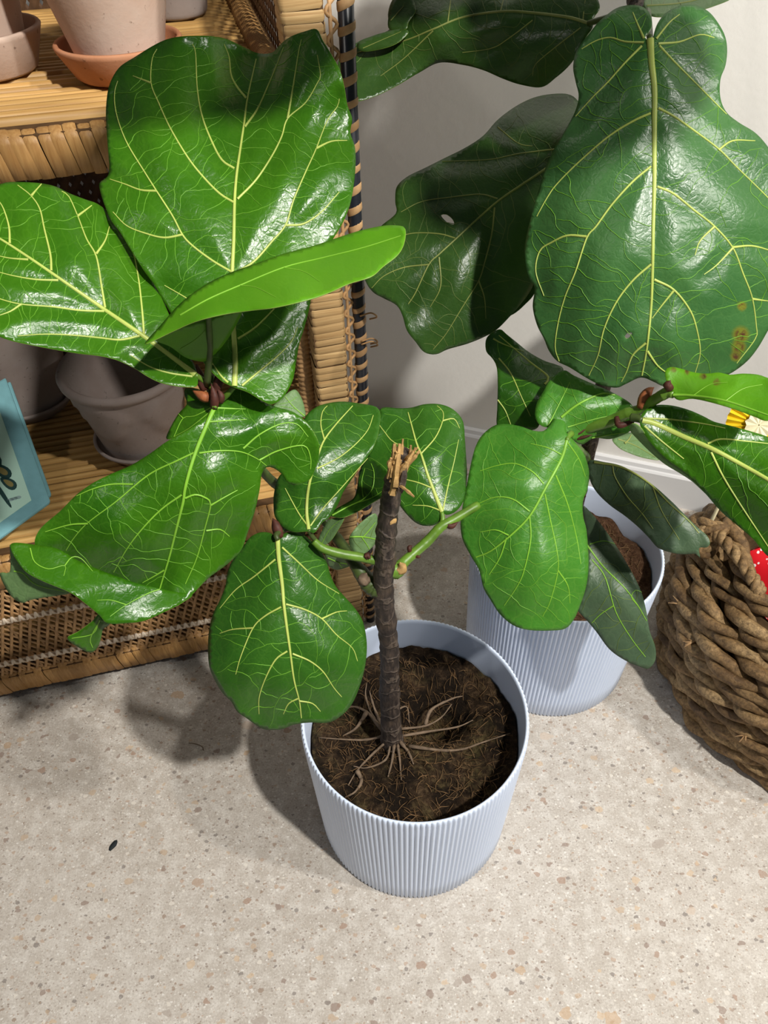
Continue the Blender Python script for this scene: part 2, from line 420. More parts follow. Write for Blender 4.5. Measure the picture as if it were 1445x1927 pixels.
def sheet(outline, depth, lines, pucker=.0035, holes=(), spots=(), step=7., seed=0., ripple=.002, pk=22.):
    """A leaf blade: its outline laid on a smooth curved surface in space, bulging between the veins."""
    poly = catmull(outline, True, step*.8)
    hp = [catmull(h, True, 4.) for h in holes]
    lo, hi = poly.min(0), poly.max(0)
    size = float(np.hypot(*(hi-lo)))
    gx, gy = np.meshgrid(np.arange(lo[0], hi[0], step), np.arange(lo[1], hi[1], step*.866))
    gx = gx+(np.arange(gx.shape[0])[:, None] % 2)*step*.5
    G = np.c_[gx.ravel(), gy.ravel()]; G = G[inside(G, poly)]
    bd = [np.vstack([poly, poly[:1]])]+[np.vstack([h, h[:1]]) for h in hp]
    G = G[seg_dist(G, bd) > step*.5]
    for h in hp: G = G[~inside(G, h)]
    pts = [tuple(p) for p in poly]; ed = [(i, (i+1) % len(poly)) for i in range(len(poly))]
    for h in hp:
        b = len(pts); pts += [tuple(p) for p in h]; ed += [(b+i, b+(i+1) % len(h)) for i in range(len(h))]
    pts += [tuple(p) for p in G]
    r = geometry.delaunay_2d_cdt([Vector(p) for p in pts], ed, [], 0, 1e-4)
    X = np.array([tuple(v) for v in r[0]]); T = np.array([t for t in r[2] if len(t) == 3])
    cen = X[T].mean(1); keep = inside(cen, poly)
    for h in hp: keep &= ~inside(cen, h)
    T = T[keep]
    df = tps(depth)
    def zc(Q):
        Q = np.atleast_2d(Q); z = df(Q)
        if lines: z = z-pucker*(1-np.exp(-(seg_dist(Q, lines)/pk)**1.5))
        e = np.exp(-seg_dist(Q, bd[:1])/max(18., size*.05))
        z = z+ripple*e*(np.sin(Q[:, 0]/23.+seed)+np.sin(Q[:, 1]/19.+seed*2))
        return z
    Z = zc(X)
    V = CAM+(FW+np.outer((X[:, 0]-CX)/F, RT)-np.outer((X[:, 1]-CY)/F, UP))*Z[:, None]
    # faces towards the photographer
    a, b, c = V[T[:, 0]], V[T[:, 1]], V[T[:, 2]]
    nn = np.cross(b-a, c-a); flip = (nn*(CAM-a)).sum(1) < 0
    T[flip] = T[flip][:, ::-1]
    sp = np.zeros(len(X))
    for sx, sy, rad in spots: sp = np.maximum(sp, np.exp(-(((X[:, 0]-sx)**2+(X[:, 1]-sy)**2)/rad**2)))
    uv = X*(Z.mean()/F)
    return V, T, uv, sp, zc
def blade_mesh(name, V, T, uv, sp, slots):
    used = np.unique(T); mp = -np.ones(len(V), int); mp[used] = np.arange(len(used)); V, uv, sp, T = V[used], uv[used], sp[used], mp[T]
    me = mesh(name, V, [tuple(map(int, t)) for t in T])
    ul = me.uv_layers.new(name='UVMap'); li = np.empty(len(me.loops), int); me.loops.foreach_get('vertex_index', li)
    ul.data.foreach_set('uv', uv[li].astype(np.float32).ravel())
    at_ = me.attributes.new('spot', 'FLOAT', 'POINT'); at_.data.foreach_set('value', sp.astype(np.float32))
    for m in slots: me.materials.append(m)
    return me
def vein_tube(mb, line, zc, w0, w1, lift=.0004, high=.55):
    L = catmull(line, False, 7.) if len(line) > 2 else np.asarray(line, float)
    if len(L) < 2: return
    Z = zc(L)-lift; P = [Vector(CAM+ray(*p)*z) for p, z in zip(L, Z)]
    n = 6; vs = []; fs = []; m = len(P)
    for i in range(m):
        t = (P[min(i+1, m-1)]-P[max(i-1, 0)]).normalized(); nv = Vector(CAM)-P[i]; nv = (nv-t*nv.dot(t)).normalized(); s = t.cross(nv)
        w = (w0+(w1-w0)*(i/(m-1))**.8)*.5*Z[i]/F
        for k in range(n):
            an = 2*math.pi*k/n; vs.append(P[i]+s*(w*math.cos(an))+nv*(w*high*math.sin(an)))
    for i in range(m-1):
        for k in range(n): fs.append((i*n+k, i*n+(k+1) % n, (i+1)*n+(k+1) % n, (i+1)*n+k))
    mb.add(vs, fs)
def net_veins(poly, lines, seed, gap=30., reach=125.):
    """small veins running as rungs between the main ones"""
    rg = np.random.default_rng(int(seed*10)+3); SA_, SB = [], []; own = []
    for li, L in enumerate(lines):
        L = catmull(L, False, 9.) if len(L) > 2 else L
        SA_.append(L[:-1]); SB.append(L[1:]); own.append(np.full(len(L)-1, li))
    base = [(li, np.vstack([a, b[-1:]])) for li, (a, b) in enumerate(zip(SA_, SB))]
    A, B, O = np.vstack(SA_), np.vstack(SB), np.concatenate(own)
    PB = np.vstack([poly, poly[:1]])
    def dist(p, A, B):
        d = B-A; t = np.clip(((p-A)*d).sum(1)/np.maximum(1e-9, (d*d).sum(1)), 0, 1); return np.hypot(*(p-A-t[:, None]*d).T)
    out = []; nid = len(lines)
    starts = []
    for li, L in base:
        s = np.r_[0, np.cumsum(np.hypot(*np.diff(L, axis=0).T))]; x = gap*rg.uniform(.3, .8)
        while x < s[-1]-4:
            i = min(int(np.searchsorted(s, x)), len(L)-1); t = L[i]-L[i-1]; n_ = np.linalg.norm(t)
            if n_ > 1e-6:
                for sg in (-1, 1): starts.append((li, L[i-1]+t*((x-s[i-1])/max(1e-6, s[i]-s[i-1])), t/n_, sg))
            x += gap*rg.uniform(.7, 1.35)
    for li, p, t, sg in starts:
        d = np.array([-t[1], t[0]])*sg+t*rg.uniform(.05, .45); d /= np.linalg.norm(d); P = [p.copy()]; q = p.copy(); ok = False
        for k in range(int(reach/6)):
            an = rg.normal(0, .22); c, s_ = math.cos(an), math.sin(an); d = np.array([d[0]*c-d[1]*s_, d[0]*s_+d[1]*c]); q = q+d*6
            P.append(q.copy())
            if dist(q, PB[:-1], PB[1:]).min() < 5 or not inside(q[None], poly)[0]: P.pop(); ok = len(P) > 3; break
            dd = dist(q, A, B)
            if k < 3: dd = np.where(O == li, 1e9, dd)
            if dd.min() < 4.2: ok = True; break
        else: ok = rg.random() < .35
        if ok and len(P) > 2:
            P = np.array(P); out.append(P); A = np.vstack([A, P[:-1]]); B = np.vstack([B, P[1:]]); O = np.r_[O, np.full(len(P)-1, nid)]; nid += 1
    return out
def net_tube(mb, line, Z, w):
    L = line; P = [Vector(CAM+ray(*p)*z) for p, z in zip(L, Z)]; m = len(P); vs = []; fs = []
    for i in range(m):
        t = (P[min(i+1, m-1)]-P[max(i-1, 0)]).normalized(); nv = Vector(CAM)-P[i]; nv = (nv-t*nv.dot(t)).normalized(); s = t.cross(nv); h = w*(1-.45*i/(m-1))*.5*Z[i]/F
        vs += [P[i]+s*h-nv*.0006, P[i]+s*h*.5+nv*h*.4, P[i]-s*h*.5+nv*h*.4, P[i]-s*h-nv*.0006]
    for i in range(m-1):
        for k in range(3): fs.append((i*4+k, i*4+k+1, (i+1)*4+k+1, (i+1)*4+k))
    mb.add(vs, fs)
def leaf(plant, z, outline, depth, mid, lat, mat='fresh', under=False, w=(10, 2.2), lw=(4.6, 1.4), vein='vein', petiole=None, pm='petiole',
         pucker=.0035, holes=(), spots=(), folds=(), label=None, step=7., seed=0., ripple=.002, thick=.0007, pk=22., tilt=(0, 0), net=1.7):
    x0, y0, s = z
    q = lambda L: [(x0+p[0]/s, y0+p[1]/s) for p in L]
    out = q(outline); dep = [(x0+a/s, y0+b/s, c) for a, b, c in depth]; md = q(mid)
    ccx, ccy = np.mean([p[0] for p in out]), np.mean([p[1] for p in out])
    dep = [(a, b, c+c*(tilt[0]*(a-ccx)-tilt[1]*(b-ccy))/F) for a, b, c in dep]; lt = [q(l) for l in lat]
    lines = [np.array(md)]+[np.array(l) for l in lt] if md else [np.array(l) for l in lt]
    sgn = -1. if under else 1.
    V, T, uv, sp, zc = sheet(out, dep, lines, pucker*sgn, [q(h) for h in holes], [(x0+a/s, y0+b/s, r) for a, b, r in spots], step, seed, ripple, pk)
    slots = [M['under'], M[mat], M['rim']] if under else [M[mat], M['under'], M['rim']]
    o = obj('leaf', blade_mesh('leaf', V, T, uv, sp, slots), None, plant, world=True)
    if label: o['label'] = label
    sm = o.modifiers.new('thickness', 'SOLIDIFY'); sm.thickness = thick; sm.offset = -1; sm.material_offset = 1; sm.material_offset_rim = 2
    if md:
        mb = MB(); vein_tube(mb, md, zc, *w); obj('midrib', mb.mesh('midrib'), M[vein], o)
    if lt:
        mb = MB()
        for l in lt: vein_tube(mb, l, zc, *lw)
        obj('side_veins', mb.mesh('side_veins'), M[vein], o)
    if net and lines:
        mb = MB()
        NL = net_veins(catmull(np.array(out), True, 10.), lines, seed, 26. if step > 6 else 16.)
        if NL:
            ZZ = zc(np.vstack(NL))-.00025; i0 = 0
            for L in NL: net_tube(mb, L, ZZ[i0:i0+len(L)], net); i0 += len(L)
        if mb.v: obj('vein_net', mb.mesh('vein_net'), M['net_dull' if vein == 'vein_dull' or mat == 'grey' else 'net'], o)
    if petiole:
        pp = [at(x0+a/s, y0+b/s, c) for a, b, c, r in petiole]; rr = [r*c/F for a, b, c, r in petiole]
        k = catmull(np.c_[np.array(pp), rr], n=5); obj('petiole', MB().tube(k[:, :3], list(k[:, 3]), 8).mesh('petiole'), M[pm], o)
    for fo, fd, fu, fl in folds:
        fl = [q(l) for l in fl]
        V, T, uv, sp, zf = sheet(q(fo), [(x0+a/s, y0+b/s, c) for a, b, c in fd], [np.array(l) for l in fl], .002, step=step, seed=seed+1, ripple=.001)
        f = obj('leaf_fold', blade_mesh('leaf_fold', V, T, uv, sp, [M['under'], M[mat], M['rim']] if fu else [M[mat], M['under'], M['rim']]), None, o)
        sm = f.modifiers.new('thickness', 'SOLIDIFY'); sm.thickness = thick; sm.offset = -1; sm.material_offset = 1; sm.material_offset_rim = 2
        if fl:
            mb = MB()
            for l in fl: vein_tube(mb, l, zf, lw[0]*.6, lw[1]*.7)
            obj('fold_veins', mb.mesh('fold_veins'), M[vein], o)
    return o
def limb(name, plant, pts, mat, n=12, knot=0., seed=0):
    """pts: (px, py, depth, radius in pixels)"""
    K = np.array([[*at(a, b, c), r*c/F] for a, b, c, r in pts]); K = catmull(K, n=10)
    if knot:
        for i in range(len(K)): K[i, 3] *= 1+knot*noise.noise(Vector((i*.55, seed, 0)))+knot*.8*max(0, math.sin(i*.62+seed))**8
    return obj(name, MB().tube(K[:, :3], list(K[:, 3]), n).mesh(name), M[mat], plant, world=True)
def stipule(plant, pts, w, mat='stipule'):
    K = catmull(np.array([at(*p) for p in pts]), n=4); m = len(K); r = [max(.0003, w*math.sin(math.pi*(.25+.75*i/(m-1)))) for i in range(m)]
    return obj('stipule', MB().tube(K, r, 6).mesh('stipule'), M[mat], plant, world=True)

def shade_leaf(plant, base, tip, up, width, mat, droop=.05, label=None):
    """a whole leaf laid out in space from petiole to tip"""
    b, t, n = Vector(base), Vector(tip), Vector(up); L = (t-b).length; d = (t-b).normalized(); s = d.cross(n).normalized(); n = s.cross(d)
    def P(u, v):
        w = width*.5*(math.sin(math.pi*min(1, u*.94+.05))**.55)*(.72+.45*u)*(1-.22*math.exp(-((u-.33)/.12)**2))
        return b+d*(L*(u-.04*(1-abs(v))*(u < .06)))+s*(v*w)+n*(.018*abs(v)+.006*math.sin(u*19)*abs(v)-droop*u*u)
    nu, nv = 36, 16; vs = [P(i/nu, j/nv*2-1) for i in range(nu+1) for j in range(nv+1)]
    fs = [(i*(nv+1)+j, (i+1)*(nv+1)+j, (i+1)*(nv+1)+j+1, i*(nv+1)+j+1) for i in range(nu) for j in range(nv)]
    T = np.array(fs); uv = np.array([(j/nv*width, i/nu*L) for i in range(nu+1) for j in range(nv+1)])
    o = obj('leaf', blade_mesh('leaf', np.array([tuple(p) for p in vs]), T, uv, np.zeros(len(vs)), [M['under'], M[mat], M['rim']]), None, plant, world=True)
    sm = o.modifiers.new('thickness', 'SOLIDIFY'); sm.thickness = .0007; sm.offset = -1; sm.material_offset = 1; sm.material_offset_rim = 2
    if label: o['label'] = label
    obj('midrib', MB().tube([P(i/20, 0)+n*.0004 for i in range(21)], [.0035-.0028*i/20 for i in range(21)], 6).mesh('midrib'), M['vein'], o)
    mb = MB()
    for k in range(6):
        for sg in (-1, 1): mb.tube([P(.08+k*.14+.20*q*q, sg*q*.93)+n*.0003 for q in (0, .2, .4, .6, .8, 1.)], [.0015, .0014, .0012, .001, .0007, .0004], 5)
    obj('side_veins', mb.mesh('side_veins'), M['vein'], o)
    return o
base1 = atz(738, 1395, .225)
fig = empty('fiddle_leaf_fig', base1)
tag(fig, 'fiddle leaf fig with a bare snapped brown trunk and glossy leaves in the front planter', 'plant', 'potted fiddle leaf figs')
base2 = (P2[0], P2[1], .235)
fig2 = empty('fiddle_leaf_fig', base2)
tag(fig2, 'taller fiddle leaf fig standing by the wall in the planter behind', 'plant', 'potted fiddle leaf figs')

Z1 = (160, 40, 2.676); Z2 = (0, 320, 3.0104); Z3 = (0, 700, 2.2937); Z4 = (960, 0, 2.604); Z5 = (850, 600, 2.4286)
Z6 = (0, 1000, 2.0069); Z7 = (480, 400, 2.8333); Z8 = (480, 820, 3.4405); Z9 = (650, 0, 1.8176); ZA = (180, 600, 3.284)
# --- front fig: big upright leaf
leaf(fig, Z1, [(745,1840),(820,1868),(900,1915),(945,1928),(1000,1890),(1045,1810),(1062,1720),(1080,1620),(1105,1540),(1130,1440),(1150,1330),(1190,1200),(1250,1095),(1300,1010),(1340,900),(1360,760),(1360,640),(1336,560),(1345,490),(1320,420),(1305,330),(1280,240),(1230,150),(1195,95),(1165,40),(1110,50),(1040,75),(990,110),(940,158),(870,160),(800,130),(720,92),(640,75),(560,73),(470,78),(400,95),(330,130),(250,180),(180,225),(140,280),(115,350),(105,450),(108,540),(115,640),(122,740),(110,785),(72,815),(80,870),(100,930),(130,1000),(175,1060),(230,1150),(300,1260),(350,1330),(400,1420),(450,1500),(520,1600),(600,1720),(680,1805)],
     [(745,1840,.668),(750,1280,.676),(760,800,.684),(800,500,.70),(840,300,.715),(865,165,.73),(480,100,.70),(640,90,.71),(1160,50,.672),(1080,300,.684),(120,400,.71),(75,815,.69),(250,1100,.672),(1350,600,.70),(1250,1050,.69),(1250,750,.684),(940,1900,.686),(400,1450,.678),(500,700,.676),(330,450,.684),(1020,820,.676)],
     [(752,1838),(755,1700),(748,1560),(742,1420),(740,1280),(748,1100),(752,920),(762,780),(785,620),(800,520),(820,380),(862,190)],
     [[(742,1265),(640,1205),(540,1130),(490,1075),(440,980),(360,855),(300,760),(215,620),(170,510),(150,420),(150,350),(165,300)],
      [(490,1075),(400,1090),(310,1070),(210,1030),(140,960)],[(360,855),(280,850),(200,820),(125,795)],
      [(748,912),(680,870),(600,790),(520,690),(430,540),(370,410),(332,310),(338,190),(362,140)],[(332,312),(240,275)],
      [(752,742),(690,700),(640,610),(590,480),(565,340),(556,160),(540,115)],[(812,388),(765,330),(735,270),(725,180),(700,115)],
      [(805,532),(870,440),(920,330),(970,210),(1000,130)],[(768,895),(860,800),(940,680),(990,580),(1020,490),(1110,410),(1170,310),(1185,270),(1170,170)],
      [(1020,490),(1050,320),(1075,160),(1090,90)],[(760,1265),(850,1210),(940,1110),(1010,1025),(1050,900),(1110,760),(1160,650),(1220,500),(1270,430),(1280,390)],
      [(1012,1028),(1100,1020),(1190,960),(1280,860)],[(1165,640),(1240,605),(1320,600)],[(790,1835),(880,1760),(970,1685),(1040,1610),(1070,1540)],
      [(770,1600),(860,1540),(960,1440),(1060,1330)],[(720,1820),(680,1780),(620,1690)],[(742,1560),(640,1480),(520,1400),(400,1330)]],
     'fresh', w=(12, 2.5), lw=(5, 1.6), petiole=[(752,1838,.669,5),(715,1880,.676,6),(690,1900,.68,7)], tilt=(.09, .06), seed=1.3, label='largest upright leaf, glossy mid green with a notched tip', pk=26, pucker=.0045)
# --- left leaf
leaf(fig, Z2, [(1105,1110),(1085,1075),(1030,990),(950,800),(900,690),(860,600),(800,500),(720,390),(640,300),(600,230),(550,190),(480,165),(390,130),(320,95),(235,75),(130,68),(50,68),(0,80),(-120,120),(-220,220),(-260,400),(-230,600),(-180,760),(-100,880),(0,945),(100,975),(200,995),(330,1020),(450,1040),(560,1052),(660,1075),(760,1120),(830,1165),(900,1200),(980,1220),(1060,1228),(1115,1222),(1120,1165)],
     [(1105,1160,.662),(590,790,.648),(0,390,.632),(-250,400,.63),(400,130,.67),(50,70,.655),(800,500,.67),(300,1020,.625),(800,1140,.645),(0,900,.612),(480,480,.645),(750,750,.65),(250,800,.628)],
     [(1105,1160),(960,1050),(810,940),(590,790),(330,610),(170,500),(0,390),(-150,310)],
     [[(815,935),(805,800),(785,620),(755,470),(700,370)],[(595,780),(575,660),(545,490),(490,390),(440,260),(390,150),(350,120)],[(545,475),(595,400),(620,320)],
      [(290,570),(285,480),(250,330),(225,220),(175,145),(100,85)],[(178,145),(235,78)],[(55,415),(50,320),(20,220),(-10,170)],[(440,260),(520,200)],
      [(790,940),(680,962),(560,950),(400,935),(250,930),(100,940)],[(590,800),(450,795),(300,775),(120,760),(0,730),(-100,690)],[(120,760),(60,800),(0,822)],
      [(330,625),(200,620),(80,600),(0,580)],[(160,508),(60,500),(0,488)],[(1090,1170),(960,1150),(850,1115),(740,1050)]],
     'fresh', w=(12, 4), lw=(5, 1.8), petiole=[(1105,1160,.663,5),(1150,1190,.67,6),(1210,1240,.678,7)], tilt=(.08, .05), seed=2.1, label='left leaf reaching out of the picture', pk=24, pucker=.0045)
# --- pale young leaf in front
leaf(fig, Z1, [(300,1622),(380,1530),(480,1420),(600,1330),(720,1270),(860,1220),(1000,1170),(1150,1130),(1300,1080),(1400,1050),(1500,1030),(1570,1028),(1611,1044),(1605,1120),(1570,1180),(1500,1235),(1440,1285),(1330,1320),(1230,1365),(1130,1400),(960,1440),(840,1455),(700,1475),(560,1510),(440,1562),(350,1605)],
     [(300,1622,.60),(720,1270,.615),(1150,1130,.61),(1600,1035,.59),(1600,1130,.575),(1330,1320,.56),(960,1440,.555),(560,1510,.575)],
     [(480,1480),(620,1400),(780,1330),(1000,1240),(1200,1190),(1400,1140),(1590,1080)],[[(780,1330),(860,1340),(960,1390)],[(1000,1240),(1100,1260),(1180,1310)]],
     'young', w=(4, 2), lw=(2, 1), vein='vein_green', pucker=.002, net=0, seed=.6, petiole=[(620,1470,.588,5),(628,1600,.625,6.5),(625,1700,.645,7),(615,1830,.672,7)], pm='petiole_dark', label='pale yellow green young leaf seen edge on',
     folds=[([(350,1600),(450,1550),(600,1510),(700,1470),(790,1455),(755,1540),(705,1620),(650,1680),(605,1712),(560,1710),(500,1690),(430,1640)], [(350,1600,.60),(600,1510,.605),(790,1455,.61),(605,1712,.645),(450,1640,.62)], False, [[(480,1650),(560,1600),(640,1520)]])])
# --- lower left leaf with the curled tip
leaf(fig, Z3, [(925,145),(960,120),(985,80),(1010,70),(1050,65),(1100,85),(1150,130),(1190,150),(1260,170),(1310,205),(1350,255),(1375,310),(1375,370),(1355,430),(1330,470),(1280,490),(1240,475),(1215,440),(1180,415),(1150,412),(1130,440),(1120,510),(1100,600),(1070,690),(1040,770),(980,830),(900,890),(830,960),(780,1000),(740,1015),(650,1000),(500,950),(350,890),(230,825),(165,775),(150,740),(160,700),(190,660),(260,600),(330,530),(400,480),(480,440),(570,400),(650,350),(720,300),(800,258),(870,210)],
     [(925,150,.672),(1040,75,.692),(1370,330,.70),(1280,490,.715),(1150,415,.705),(1100,600,.715),(980,830,.735),(780,1000,.725),(700,920,.735),(800,500,.672),(850,330,.668),(150,740,.705),(330,530,.69),(570,400,.685),(500,700,.685),(230,825,.73),(500,950,.745),(950,500,.68),(1150,250,.682)],
     [(925,155),(900,210),(850,330),(820,420),(797,510),(790,560),(760,680),(730,800),(700,900),(690,935)],
     [[(845,345),(760,385),(640,445),(500,560),(380,650),(320,715),(285,770)],[(785,530),(700,590),(620,670),(550,760),(490,865)],[(575,485),(480,485),(400,505),(330,535)],
      [(380,655),(300,660),(195,690)],[(710,855),(660,885),(615,910)],[(860,350),(950,340),(1040,345),(1110,375),(1150,405)],[(1120,380),(1200,340),(1310,318),(1340,370),(1340,420)],
      [(1050,330),(1120,270),(1210,225),(1280,225),(1330,280)],[(800,545),(840,530),(880,540),(908,570),(885,670),(850,800),(800,915)],[(910,575),(970,540),(1025,510)],[(930,155),(1000,158),(1060,160)],[(905,215),(980,210),(1065,205)],[(890,685),(950,680),(990,710)]],
     'fresh', w=(10, 3), lw=(4.4, 1.6), vein='vein_green', petiole=[(925,155,.672,5),(930,120,.676,6),(935,95,.68,7)], tilt=(.05, .03), seed=3.3, label='lower left leaf with a curled tip', pk=26,
     folds=[([(45,745),(150,745),(240,760),(290,785),(340,815),(420,850),(500,880),(600,915),(690,935),(760,950),(830,962),(780,1000),(700,1040),(620,1075),(540,1085),(465,1085),(430,1050),(370,1000),(300,950),(180,900),(100,850)],
             [(45,745,.68),(240,760,.685),(420,850,.694),(600,915,.708),(700,940,.722),(800,970,.722),(620,1070,.705),(465,1085,.69),(300,950,.672),(180,900,.668),(400,930,.682)], False, [[(690,938),(640,955),(545,1005),(475,1055)],[(545,1005),(480,985),(420,985)],[(280,835),(310,800),(350,805),(400,860)],[(130,760),(150,820),(210,850),(280,835),(275,880)]]),
            ([(45,745),(100,850),(180,900),(300,950),(250,965),(200,972),(130,985),(95,997),(50,970),(15,915),(0,868),(40,865),(45,800)], [(45,745,.686),(300,950,.69),(95,997,.71),(0,868,.70)], True, [[(60,860),(100,870),(160,920),(290,950)]]),
            ([(290,1150),(340,1120),(400,1075),(430,1045),(475,1085),(445,1110),(435,1150),(420,1190),(390,1212),(340,1190)], [(290,1150,.72),(430,1045,.705),(390,1212,.74),(475,1085,.71)], False, [[(430,1070),(400,1130),(310,1150)],[(430,1075),(390,1150),(400,1190)]]),
            ([(720,290),(735,240),(770,180),(805,140),(797,100),(800,70),(850,72),(900,100),(930,145),(880,215),(800,262)], [(720,290,.70),(800,70,.70),(930,145,.685),(850,220,.684),(770,180,.70)], False, [[(920,150),(840,190),(790,200),(750,280)],[(790,200),(770,180)],[(915,165),(820,240),(750,280)]])])
# --- small glossy front leaf
leaf(fig, Z6, [(1045,30),(1025,8),(985,3),(945,22),(920,55),(895,85),(870,125),(858,160),(850,210),(830,260),(805,310),(790,370),(785,440),(790,510),(810,560),(840,610),(875,645),(895,680),(930,705),(965,730),(1000,748),(1060,748),(1110,730),(1170,722),(1240,722),(1290,695),(1330,650),(1360,580),(1380,500),(1385,420),(1370,340),(1340,290),(1300,245),(1270,210),(1250,170),(1235,120),(1215,80),(1180,40),(1140,10),(1100,0),(1070,10),(1055,25)],
     [(1048,30,.80),(985,5,.815),(1140,10,.815),(1072,280,.806),(1095,450,.812),(1130,700,.85),(785,440,.855),(890,250,.835),(1385,420,.84),(1270,210,.83),(1250,720,.86),(1000,745,.87),(900,500,.825),(1260,480,.818)],
     [(1048,30),(1052,100),(1065,200),(1072,280),(1085,380),(1095,450),(1110,560),(1130,640),(1138,705)],
     [[(1040,105),(960,170),(890,220),(830,290)],[(1062,285),(1000,320),(955,365),(910,470),(890,540)],[(955,365),(880,370),(830,385)],[(1085,452),(1040,485),(1000,560),(978,630),(978,690)],
      [(1065,60),(1130,120),(1200,185),(1280,235)],[(1080,275),(1150,295),(1215,330),(1270,390),(1330,440),(1350,490)],[(1105,462),(1170,490),(1220,530),(1260,590),(1290,625)],[(1128,630),(1090,650),(1070,690)],[(1130,640),(1180,650),(1210,680)],[(1215,330),(1270,305),(1310,300)]],
     'mid', w=(10, 2), lw=(4.2, 1.4), petiole=[(1048,32,.80,5),(1045,10,.803,5.5),(1090,-10,.82,5),(1150,5,.83,5)], pm='petiole_dark', tilt=(.15, .05), seed=4.2, label='small rounded leaf hanging over the planter rim')
# --- two leaves behind the broken top
leaf(fig, Z7, [(285,1700),(200,1702),(140,1670),(105,1620),(98,1560),(100,1500),(120,1420),(150,1380),(190,1320),(230,1230),(250,1150),(270,1085),(330,1035),(410,1012),(480,1008),(560,1018),(630,1030),(660,1050),(667,1100),(655,1180),(630,1250),(600,1300),(550,1370),(510,1430),(470,1490),(440,1560),(400,1620),(360,1650),(335,1685),(312,1710)],
     [(285,1700,.80),(300,1400,.80),(370,1210,.812),(500,1010,.85),(665,1060,.84),(600,1300,.82),(100,1550,.82),(250,1150,.82),(440,1560,.815)],
     [(285,1690),(275,1600),(280,1500),(300,1400),(340,1280),(370,1210),(430,1130),(520,1030)],
     [[(370,1215),(350,1130),(360,1060),(385,1030)],[(330,1365),(440,1310),(530,1240),(600,1160),(630,1080)],[(280,1670),(230,1600),(160,1470)],[(295,1670),(360,1580),(440,1490),(520,1400),(600,1310)]],
     'mid', w=(8, 2), lw=(3.6, 1.3), petiole=[(285,1690,.80,4),(300,1720,.806,4.5),(340,1770,.815,5)], pm='petiole_dark', seed=5.1, label='upright leaf left of the broken trunk top')
leaf(fig, Z7, [(995,1603),(988,1640),(960,1665),(900,1670),(850,1650),(800,1600),(770,1560),(740,1530),(700,1480),(650,1400),(610,1330),(600,1290),(640,1200),(655,1120),(665,1050),(700,1038),(760,1043),(830,1040),(900,1022),(970,1020),(1030,1035),(1080,1070),(1110,1120),(1118,1200),(1125,1300),(1130,1400),(1120,1500),(1100,1560),(1060,1600),(1020,1612)],
     [(995,1600,.87),(885,1290,.875),(815,1065,.91),(1030,1035,.90),(1125,1350,.90),(610,1330,.91),(665,1050,.915),(900,1670,.885),(1050,1300,.88)],
     [(995,1595),(950,1480),(920,1400),(885,1290),(860,1230),(830,1120),(815,1065)],
     [[(945,1470),(870,1440),(790,1420),(740,1400)],[(885,1285),(960,1200),(1000,1110),(1000,1060),(970,1030)],[(1000,1590),(1030,1450),(1060,1330),(1085,1210)],[(862,1280),(740,1225),(690,1170),(660,1130)],[(990,1590),(920,1565),(840,1560)],[(1000,1110),(1060,1100),(1090,1150)]],
     'mid', w=(9, 2), lw=(3.6, 1.3), petiole=[(995,1597,.87,4),(1000,1640,.868,5),(985,1680,.866,6)], tilt=(.12, .06), seed=6.1, label='upright leaf right of the broken trunk top')
leaf(fig, Z8, [(720,140),(760,150),(820,190),(865,240),(880,290),(870,340),(830,390),(780,420),(730,450),(680,480),(620,510),(560,530),(500,522),(480,510),(530,470),(600,430),(640,400),(660,340),(670,260),(690,190)],
     [(720,140,.84),(880,290,.80),(700,400,.83),(480,510,.825),(660,340,.85),(620,510,.815)],
     [(500,515),(600,460),(700,410),(760,340),(770,240),(750,180)],[[(640,440),(760,400),(860,330)],[(700,400),(690,300),(710,210)]],
     'mid', w=(4, 1.2), lw=(2.2, 1), vein='vein_green', step=5, seed=.3, label='small curled leaf beside the trunk',
     folds=[([(575,528),(520,532),(470,552),(420,640),(405,700),(440,715),(490,680),(530,620),(560,570)], [(575,528,.822),(405,700,.84),(440,715,.84),(470,552,.835)], True, [[(430,700),(480,610),(550,545)]])])
leaf(fig, Z8, [(780,505),(700,550),(650,600),(615,650),(610,700),(640,760),(690,775),(740,740),(790,680),(800,600)], [(780,505,.90),(610,690,.90),(740,760,.92),(790,600,.91)],
     [(612,655),(700,655),(790,672)], [[(700,655),(740,610),(780,560)],[(690,657),(720,700),(740,735)]], 'grey', True, w=(4, 2), lw=(2.4, 1.2), vein='vein_green', step=5, label='small grey green leaf behind the trunk')
leaf(fig, Z8, [(455,770),(465,820),(490,855),(540,868),(600,850),(645,830),(600,790),(520,750)], [(455,770,.88),(640,830,.89),(540,868,.90)], [(470,790),(540,820),(620,835)], [[(540,820),(560,855)]], 'grey', True, w=(3, 1.2), lw=(1.8, 1), vein='vein_green', step=5, label='small pale leaf low behind the green branch')
leaf(fig, ZA, [(1090,550),(1140,500),(1190,455),(1235,438),(1270,485),(1292,555),(1290,605),(1210,600),(1120,600)], [(1090,550,.79),(1235,438,.80),(1290,600,.80)], [(1290,600),(1220,540),(1170,480)], [], 'mid', True, w=(3, 1.2), vein='vein_green', step=5, label='small leaf peeping out beside the rattan post')
